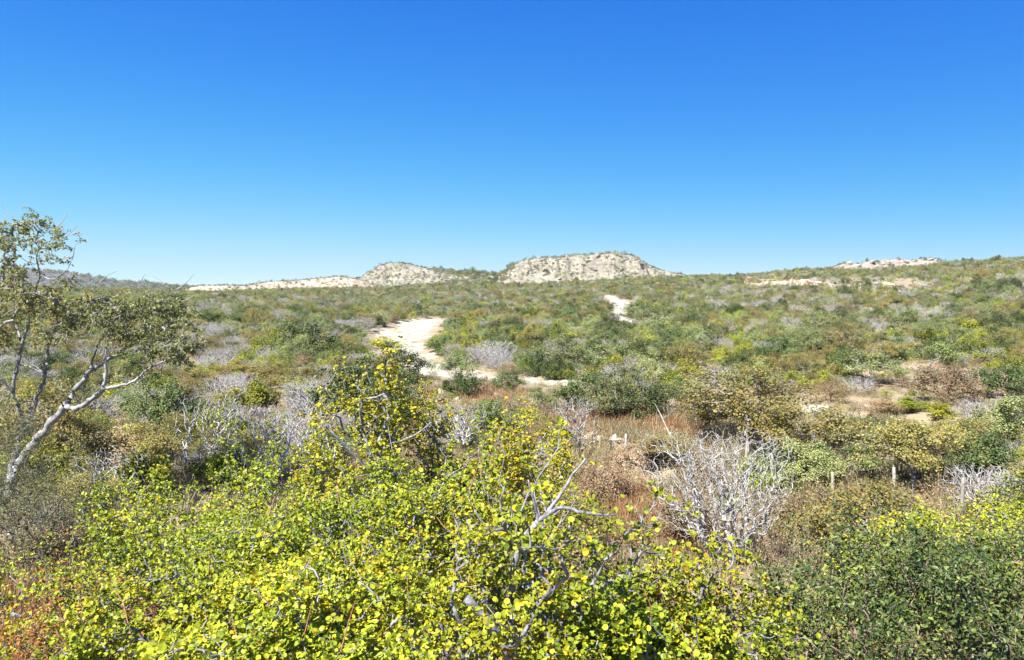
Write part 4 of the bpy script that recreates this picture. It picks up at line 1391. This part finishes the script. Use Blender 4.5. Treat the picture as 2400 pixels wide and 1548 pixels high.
# ------------------------------------------------------------------ scrub scattered over the plain and hills
def scatter_points():
    xs = []; ys = []
    r = 12.5
    g = np.random.default_rng(21)
    while r < 1050:
        s = float(np.interp(r, [12, 60, 120, 250, 500, 1050], [1.5, 1.62, 1.8, 2.3, 3.0, 4.4]))
        n = int(math.radians(78) * r / s)
        a = np.radians(np.linspace(-39, 39, n)) + g.uniform(-.5, .5, n) * s / r
        rr = r + g.uniform(-.5, .5, n) * s
        xs.append(rr * np.sin(a)); ys.append(rr * np.cos(a))
        r += s
    # far hill
    a = np.radians(g.uniform(-44, -19, 3500)); rr = g.uniform(1200, 1560, 3500) / np.cos(a)
    xs.append(rr * np.sin(a)); ys.append(rr * np.cos(a))
    x = np.concatenate(xs); y = np.concatenate(ys)
    n = len(x)
    cd = chan_dist(x, y)
    keep = cd > .25 + .5 * g.uniform(size=n)
    inw = (cd < .25) & (y > 58) & (x < 0)
    keep |= inw & (g.uniform(size=n) < np.where(cd > -1.0, .7, .22))
    for ex, ey, er in EXCL:
        keep &= np.hypot(x - ex, y - ey) > er + .3
    z, which = full_h(x, y)
    u, v = to_px(x, y, z)
    # open ground: stones and rust coloured grass above the bank, soil patches
    keep &= ~((u > 1300) & (u < 1640) & (v > 955) & (v < 1085) & (g.uniform(size=n) < .72))
    onbank = (u > 1420) & (u < 1720) & (v > 1070) & (v < 1200)
    keep &= ~(onbank & (g.uniform(size=n) < .15))
    keep &= ~((u > 1420) & (u < 1560) & (v > 1180) & (v < 1420) & (g.uniform(size=n) < .6))
    keep &= ~((np.hypot(x - EXBARE[0], y - EXBARE[1]) < 1.6))
    keep &= ~((np.hypot((x - EXTREE[0]), y - EXTREE[1]) < 1.2))
    keep &= ~((u < 330) & (v > 1250) & (g.uniform(size=n) < .75))
    keep &= ~((u > 1740) & (u < 2180) & (v > 652) & (v < 678) & (g.uniform(size=n) < .75))
    # openings: the wash, the tracks and the banks lie open towards the viewpoint
    hp = 1.9 / y * FPX
    low = onbank.copy()
    for key in CHANS:
        P, W = CHANS[key]
        zc = base_h(P[:, 0], P[:, 1])
        cu, cv = to_px(P[:, 0], P[:, 1], zc)
        for i in range(0, len(P), 2):
            if key == 'track' and cv[i] > 748:
                continue
            hw = W[i] * .5 / P[i, 1] * FPX + .8 / y * FPX
            blk = (y < P[i, 1]) & (np.abs(u - cu[i]) < hw) & (v - hp < cv[i] + 2) & (v > cv[i]) & (np.abs(v - cv[i]) < hp)
            low |= blk
            if key != 'track':
                keep &= ~(blk & ~inw & (v - .45 / y * FPX < cv[i] + 1))
    for (pu, pv, py_, w_) in [(1467, 1060, 25.6, 30), (1572, 1060, 26, 26), (1692, 1080, 24.6, 26), (1748, 1080, 25.2, 30), (2096, 1140, 22, 40), (2257, 1155, 20.8, 36), (1952, 1120, 22.4, 14), (1810, 1075, 24, 14),
                              (1590, 1040, 27, 40), (1440, 1030, 30, 70), (1690, 1250, 18, 190), (2140, 1110, 24, 80), (1740, 1020, 27, 90), (1880, 1040, 27, 80)]:
        low |= ((y < py_ + .6) & (np.abs(u - pu) < w_ + .7 / y * FPX) & (v - hp < pv) & (v > pv - 60) & (v < 1330))
    keep &= ~((u > 1380) & (u < 1950) & (v > 1290))
    open_n = fbm(x / 7, y / 7, 61, 2)
    keep &= ~((open_n > .62) & (g.uniform(size=n) < .8))
    pm = np.array([1.0, .95, .95, .6, .95, .5])[which]
    pm = np.where((which == 1) & (v > 612) & (u > 1230) & (g.uniform(size=n) < .3), .45, pm)
    names = list(HILLS)
    hn = fbm(x / 13, y / 24, 201, 3)
    pm = np.where((which == 1) | (which == 2), np.clip(.78 + 1.1 * hn, .16, 1), pm)
    pm = np.where(((which == 1) & ((u < 1215) | (v < 612))) | ((which == 2) & (u > 1015)), 1.0, pm)
    keep &= g.uniform(size=n) < pm
    keep &= ~(low & (g.uniform(size=n) < .25))
    return x[keep], y[keep], z[keep], which[keep], u[keep], v[keep], low[keep], inw[keep], g


EXBARE = ground_hit(1690, 1322, H)
EXTREE = ground_hit(2, 1225, H)
X, Yp, Zp, WH, U, Vv, LOW, INW, g = scatter_points()
n = len(X)
rr = np.hypot(X, Yp)
KL = list(KINDS)
n1 = fbm(X / 16, Yp / 16, 101, 3); n2 = fbm(X / 11, Yp / 11, 131, 3); n3 = fbm(X / 20, Yp / 20, 171, 3)
pr = np.stack([
    .30 + .36 * np.clip(n1, -.6, 1) + 0 * X,
    .14 + .20 * np.clip(n2, -.7, 1),
    .17 + .16 * np.clip(n3, -1, 1),
    .07 + .12 * np.clip(-n3, -.5, 1),
    .22 + .32 * np.clip(-n1, -.6, 1),
    .10 + .16 * np.clip(-n2, -.6, 1)], 1)
near = (rr < 34)[:, None]
pr = np.where(near, pr * np.array([1.5, .45, .6, 1.6, 1.1, 1.2]), pr)
leftside = ((U < 1000) & (rr < 34))[:, None]
pr = np.where(leftside, pr * np.array([2.4, .4, .5, 1.2, .45, .8]), pr)
rightfar = ((U > 1500) & (rr > 34) & (rr < 140))[:, None]
pr = np.where(rightfar, pr * np.array([.8, 1.1, 1.5, 1.2, .95, 1.0]), pr)
pr = np.where((rr > 420)[:, None], pr * np.array([.9, 1.1, 1.5, .7, .7, .9]), pr)
pr = np.where(LOW[:, None], pr * np.array([1.2, .6, .25, .25, 1.0, 2.0]), pr)
pr = np.where(INW[:, None], np.array([.5, .1, .1, .1, .2, 1.0]), pr)
pr = np.where((WH == 4)[:, None], np.array([.3, 1.0, 1.2, .2, .5, .2]), pr)
pr = np.where((WH > 0)[:, None] & (WH != 4)[:, None], pr * np.array([.7, 1.3, 1.0, .8, .5, 1.6]), pr)
pr = np.clip(pr, .01, None); pr /= pr.sum(1, keepdims=True)
kidx = (pr.cumsum(1) > g.uniform(size=n)[:, None]).argmax(1)
sw = g.uniform(.5, 1.2, n)
sw = np.where(g.uniform(size=n) < .08, sw * 1.45, sw)
sw *= np.interp(rr, [0, 34, 60, 200, 500, 1000], [.74, .78, .82, .88, 1.0, 1.3])
sw = np.where(WH > 0, sw * np.where((WH == 1) | (WH == 2), .80, .75), sw)
sw = np.where(((WH == 1) & (U < 1205)) | ((WH == 2) & (U > 1015)), sw * 1.7, sw)
sw = np.where(WH == 4, sw * 2.6, sw)
sw = np.where(LOW, sw * .5, sw)
sw = np.where(INW, sw * .55, sw)
sw = np.where(kidx >= 4, sw * 1.12, np.where((kidx == 2) | (kidx == 3), sw * .84, sw))
WK = np.array([KINDS[k]['W'] for k in KL])[kidx]; HK = np.array([KINDS[k]['H'] for k in KL])[kidx]
sh = sw * g.uniform(.8, 1.15, n) * np.where(LOW, .62, 1)
rot = g.uniform(0, 6.283, n)
hpx = HK * sh / Yp * FPX
inview = (U > -50) & (U < 2450) & (Vv > 560) & (Vv - hpx < 1540) & (WH == 0)


NEARBY = [(px, py, nm) for px, py, nm in [
    (715, 848, 'the big rounded dark shrub'), (930, 880, 'the near bend of the sand wash'), (940, 800, 'the widest part of the sand wash'), (1010, 748, 'the upper end of the sand wash'), (1200, 888, 'the thin arm of the sand wash'),
    (1395, 968, 'the left large dark shrub'), (1490, 990, 'the right large dark shrub'), (2375, 935, 'the very dark shrub at the edge'), (540, 806, 'the low dark shrub near the tree'),
    (1436, 812, 'the round dark shrub below the track'), (1535, 778, 'the white trunked tree beside the track'), (1445, 740, 'the bend of the dirt track'), (1430, 697, 'the top of the dirt track'),
    (1615, 865, 'the pale trunked tree on the plain'), (1340, 865, 'the spreading tree with white limbs'), (2190, 872, 'the wide tree beside the far road'), (2030, 898, 'the broad tree above the dirt road'),
    (2215, 938, 'the large thorny grey-brown bush'), (1740, 1066, 'the tallest tan-leaved tree'), (1885, 1075, 'the second tan-leaved tree'), (2140, 1152, 'the tan tree between two posts'), (2010, 1045, 'the dark shrub among the tan trees'),
    (2300, 1125, 'the bush with orange leaves'), (610, 975, 'the bright bush beside the yellow tree'), (500, 1050, 'the bright bush among bare twigs'), (2, 1225, 'the foot of the leaning tree'), (310, 970, 'the bright bush below the leaning crown'),
    (1750, 860, 'the bright bush on the right-hand plain'), (2260, 790, 'the brightest shrub on the slope'), (1850, 676, 'the long sandy bank'), (2050, 676, 'the shorter sandy bank'), (1690, 1322, 'the large bare grey shrub'),
    (2096, 1160, 'the tallest clear fence post'), (1467, 1078, 'the leftmost fence post'), (570, 905, 'the tan tree left of the dark shrub'), (1640, 789, 'the lower end of the dirt track'), (2090, 988, 'the narrow dirt road'),
    (640, 1150, 'the bare grey thicket'), (800, 905, 'the small grey shrub on the plain'), (1820, 790, 'the middle of the right-hand plain'), (1250, 780, 'the open middle of the plain'),
    (480, 740, 'the far left plain'), (400, 850, 'the lowest crown of the leaning tree'), (520, 770, 'the left plain under the ridge'), (2000, 800, 'the middle of the right slope'), (2350, 830, 'the right edge of the slope'), (1900, 720, 'the slope below the sandy banks'), (700, 730, 'the far plain behind the shrub'), (1150, 740, 'the plain right of the upper wash'), (1650, 720, 'the plain right of the track top'), (2300, 720, 'the top right slope')]]
NB_W = ground_hits([q[0] for q in NEARBY], [q[1] for q in NEARBY])
NB_W[25, :2] = (EXTREE[0], EXTREE[1])
ORD = ['nearest', 'second', 'third', 'fourth', 'fifth', 'sixth', 'seventh', 'eighth', 'ninth', 'tenth', 'eleventh', 'twelfth', 'thirteenth', 'fourteenth', 'fifteenth', 'sixteenth']
SHORT = {'bright': 'bright yellow-green shrub', 'dark': 'dense dark green shrub', 'olive': 'small grey-green tree', 'tan': 'small tan-green tree', 'grey': 'grey leafless shrub', 'dry': 'low dry brown shrub'}


def neighbour_labels(kind, idx):
    """say which one: counted outwards from the closest thing one can find, on one side of it"""
    x, y = X[idx], Yp[idx]
    D = np.hypot((x[:, None] - NB_W[None, :, 0]), (y[:, None] - NB_W[None, :, 1])) / np.maximum(6, .1 * NB_W[None, :, 1])
    nb = D.argmin(1)
    lx = x - NB_W[nb, 0]; ly = y - NB_W[nb, 1]
    az = np.arctan2(NB_W[nb, 0], NB_W[nb, 1])
    lat = lx * np.cos(az) - ly * np.sin(az); dep = lx * np.sin(az) + ly * np.cos(az)
    side = np.where(np.abs(lat) > np.abs(dep), np.where(lat > 0, 'right of', 'left of'), np.where(dep > 0, 'behind', 'in front of'))
    dist = np.hypot(lx, ly)
    order = np.argsort(dist)
    cnt = {}; out = {}
    for q in order:
        key = (nb[q], side[q])
        c = cnt.get(key, 0); cnt[key] = c + 1
        if c < len(ORD):
            out[q] = '%s, %s %s %s' % (SHORT[kind], ORD[c], side[q], NEARBY[nb[q]][2])
        else:
            out[q] = '%s farther out %s %s' % (SHORT[kind], side[q], NEARBY[nb[q]][2])
    return [out[q] for q in range(len(idx))]


def zone(u, r):
    if r < 34:
        return 'in the near brush left of the earth bank' if u < 1300 else 'in the near brush around and behind the fence'
    if u < 880:
        return 'on the plain left of the sand wash'
    if u < 1430:
        return 'on the plain between sand wash and dirt track'
    if u < 1800:
        return 'on the plain right of the dirt track'
    return 'on the slope at the far right'


def gn_stuff(name, label, idx, lodidx, meshes, kind='stuff'):
    """one uncountable mass: points with instances of the small plant meshes"""
    col = bpy.data.collections.new(name + '_plants')
    for j, me in enumerate(meshes):
        o = bpy.data.objects.new('%s_plant_%d' % (name, j), me)
        col.objects.link(o)
    me = bpy.data.meshes.new(name)
    co = np.stack([X_[idx], Y_[idx], Z_[idx]], -1).astype(np.float32)
    me.vertices.add(len(co)); me.vertices.foreach_set('co', co.ravel())
    a = me.attributes.new('pick', 'INT', 'POINT'); a.data.foreach_set('value', lodidx.astype(np.int32))
    a = me.attributes.new('scl', 'FLOAT_VECTOR', 'POINT')
    a.data.foreach_set('vector', np.stack([SX_[idx], SX_[idx], SZ_[idx]], -1).astype(np.float32).ravel())
    a = me.attributes.new('rotz', 'FLOAT', 'POINT'); a.data.foreach_set('value', RO_[idx].astype(np.float32))
    o = add_obj(name, me)
    tag(o, label, kind=kind)
    ng = bpy.data.node_groups.new(name, 'GeometryNodeTree')
    ng.interface.new_socket('Geometry', in_out='INPUT', socket_type='NodeSocketGeometry')
    ng.interface.new_socket('Geometry', in_out='OUTPUT', socket_type='NodeSocketGeometry')
    N, L = ng.nodes, ng.links
    gi = N.new('NodeGroupInput'); go = N.new('NodeGroupOutput')
    ip = N.new('GeometryNodeInstanceOnPoints')
    ci = N.new('GeometryNodeCollectionInfo')
    ci.inputs['Collection'].default_value = col
    ci.inputs['Separate Children'].default_value = True
    ci.inputs['Reset Children'].default_value = True

    def na(nm, ty):
        q = N.new('GeometryNodeInputNamedAttribute'); q.data_type = ty; q.inputs['Name'].default_value = nm
        return q.outputs['Attribute']
    cx = N.new('ShaderNodeCombineXYZ')
    L.new(na('rotz', 'FLOAT'), cx.inputs['Z'])
    er = N.new('FunctionNodeEulerToRotation')
    L.new(cx.outputs[0], er.inputs[0])
    L.new(gi.outputs[0], ip.inputs['Points'])
    L.new(ci.outputs[0], ip.inputs['Instance'])
    ip.inputs['Pick Instance'].default_value = True
    L.new(na('pick', 'INT'), ip.inputs['Instance Index'])
    L.new(er.outputs[0], ip.inputs['Rotation'])
    L.new(na('scl', 'FLOAT_VECTOR'), ip.inputs['Scale'])
    L.new(ip.outputs[0], go.inputs[0])
    md = o.modifiers.new('plants', 'NODES'); md.node_group = ng
    return o


X_, Y_, Z_, SX_, SZ_, RO_ = X, Yp, Zp - .05, sw, sh, rot
tick('scatter pts')
MAXK = 285
for ki, k in enumerate(KL):
    mine = np.nonzero(kidx == ki)[0]
    cand = mine[inview[mine]]
    size = hpx[cand] * (WK[cand] / HK[cand]) ** .5
    ind = cand[np.argsort(-size)[:MAXK - sum(1 for q in LAND if q[0] == k)]]
    labs = neighbour_labels(k, ind)
    for q, lab in zip(ind, labs):
        place_kind(k, X[q], Yp[q], Zp[q] - .05, WK[q] * sw[q], HK[q] * sh[q], rot[q], lab, lab if 'farther out' in lab else SHORT[k] + 's ' + zone(U[q], rr[q]))
    rest = np.setdiff1d(mine, ind)
    lod = np.where(rr[rest] < 330, 0, 3) + g.integers(0, 3, len(rest))
    # near ones outside the frame use the detailed far meshes as well
    nm = {'bright': 'distant_bright_scrub', 'dark': 'distant_dark_scrub', 'olive': 'distant_grey_green_woodland', 'tan': 'distant_tan_woodland', 'grey': 'distant_leafless_scrub', 'dry': 'distant_dry_scrub'}[k]
    gn_stuff(nm, {'bright': 'distant mass of bright yellow-green shrubs over the plain', 'dark': 'distant mass of dark green shrubs over plain and hills', 'olive': 'distant mass of small grey-green trees',
                  'tan': 'distant mass of small tan-green trees', 'grey': 'distant mass of grey leafless brush', 'dry': 'distant mass of dry brown brush'}[k], rest, lod, FAR[k])

tick('placed')
# ------------------------------------------------------------------ dry grass and low herbs
def tuft(seed, mat, nb, hgt, spread):
    g = np.random.default_rng(seed)
    pos = np.stack([g.normal(size=nb) * spread, g.normal(size=nb) * spread, np.zeros(nb) - .02], -1)
    fwd = g.normal(size=(nb, 3)) * .38; fwd[:, 2] = 1
    nrm = g.normal(size=(nb, 3)); nrm[:, 2] *= .2
    lv = place_leaves('blade', pos, nrm, fwd, hgt * g.uniform(.5, 1.15, nb))
    return leaf_mesh('tuft', lv, M[mat], seed)


def herb(seed, mat, nt_, hgt, w):
    T = dome(nt_, w, hgt, .1, .4, 9, .25, seed)
    paths, C = skeleton(T, np.array([[0, 0, -.03]]), .6, 4, .1, .03, seed)
    lv, P, s = foliage(paths, 5, 'oval', .035, .035, along=.7, seed=seed)
    return joined_mesh('herb', paths, C, .0025, .4, .012, M['browntwig'], 3, lv, M[mat], seed)


def cover(name, label, meshes, x, y, smin, smax, seed):
    global X_, Y_, Z_, SX_, SZ_, RO_
    g = np.random.default_rng(seed)
    keep = chan_dist(x, y) > .1
    x = x[keep]; y = y[keep]
    X_, Y_ = x, y
    Z_ = H(x, y)
    SX_ = g.uniform(smin, smax, len(x)); SZ_ = SX_ * g.uniform(.8, 1.2, len(x)); RO_ = g.uniform(0, 6.28, len(x))
    gn_stuff(name, label, np.arange(len(x)), g.integers(0, len(meshes), len(x)), meshes)


def wedge(nn, r0, r1, seed, a=40):
    g = np.random.default_rng(seed)
    az = np.radians(g.uniform(-a, a, nn)); r = np.sqrt(g.uniform(r0 * r0, r1 * r1, nn))
    return r * np.sin(az), r * np.cos(az)


x, y = wedge(2600, 7, 37, 1)
cover('dry_grass', 'dry straw grass and stems between the near shrubs', [tuft(i, 'straw', 34, .55, .10) for i in range(4)], x, y, .6, 1.3, 2)
x, y = wedge(9000, 36, 85, 31)
cover('low_weeds', 'low dry weeds and herbs on the open soil of the plain', [herb(930 + i, 'brown', 40, .30, .7) for i in range(2)] + [herb(940, 'olive', 40, .35, .7), tuft(95, 'straw', 30, .30, .14)], x, y, .5, 1.3, 33)
x, y = wedge(2400, 7, 40, 3)
cover('dry_herbs', 'low dry brown herbs covering the soil between shrubs', [herb(900 + i, 'brown', 60, .45, .7) for i in range(3)], x, y, .6, 1.5, 4)
# rust coloured grass patches
gx = []; gy = []
gg = np.random.default_rng(9)
for px, py, sx, sy, nn in [(1440, 985, 45, 14, 260), (1500, 1000, 40, 10, 200), (1400, 1000, 30, 14, 120), (1570, 1015, 50, 8, 80), (1120, 925, 60, 10, 90), (1560, 1240, 70, 28, 240), (1470, 1220, 40, 30, 120), (160, 1450, 110, 40, 200), (60, 1480, 50, 40, 120)]:
    p = ground_hits(px + gg.normal(size=nn) * sx, py + gg.normal(size=nn) * sy)
    gx += list(p[:, 0]); gy += list(p[:, 1])
cover('rust_grass', 'rust coloured dry grass patches on the open soil', [tuft(50 + i, 'rust', 40, .5, .12) for i in range(3)], np.array(gx), np.array(gy), .6, 1.2, 6)
def build_haze():
    import bmesh
    bm = bmesh.new()
    bmesh.ops.create_cube(bm, size=1.0)
    me = bpy.data.meshes.new('haze')
    bm.to_mesh(me); bm.free()
    m = bpy.data.materials.new('thin_haze')
    t, N, L = nt(m)
    out = N.new('ShaderNodeOutputMaterial')
    pv = N.new('ShaderNodeVolumePrincipled')
    pv.inputs['Color'].default_value = (.86, .92, 1.0, 1)
    pv.inputs['Density'].default_value = HAZE
    pv.inputs['Anisotropy'].default_value = 0.0
    L.new(pv.outputs[0], out.inputs['Volume'])
    me.materials.append(m)
    o = add_obj('haze', me)
    o.location = (0, 0, 40); o.scale = (15000, 15000, 92)
    tag(o, 'thin pale haze in the air over the plain', kind='stuff')


HAZE = 0.00008
build_haze()
print('objects', len(SC.objects), 'scatter', n)
tick('end')
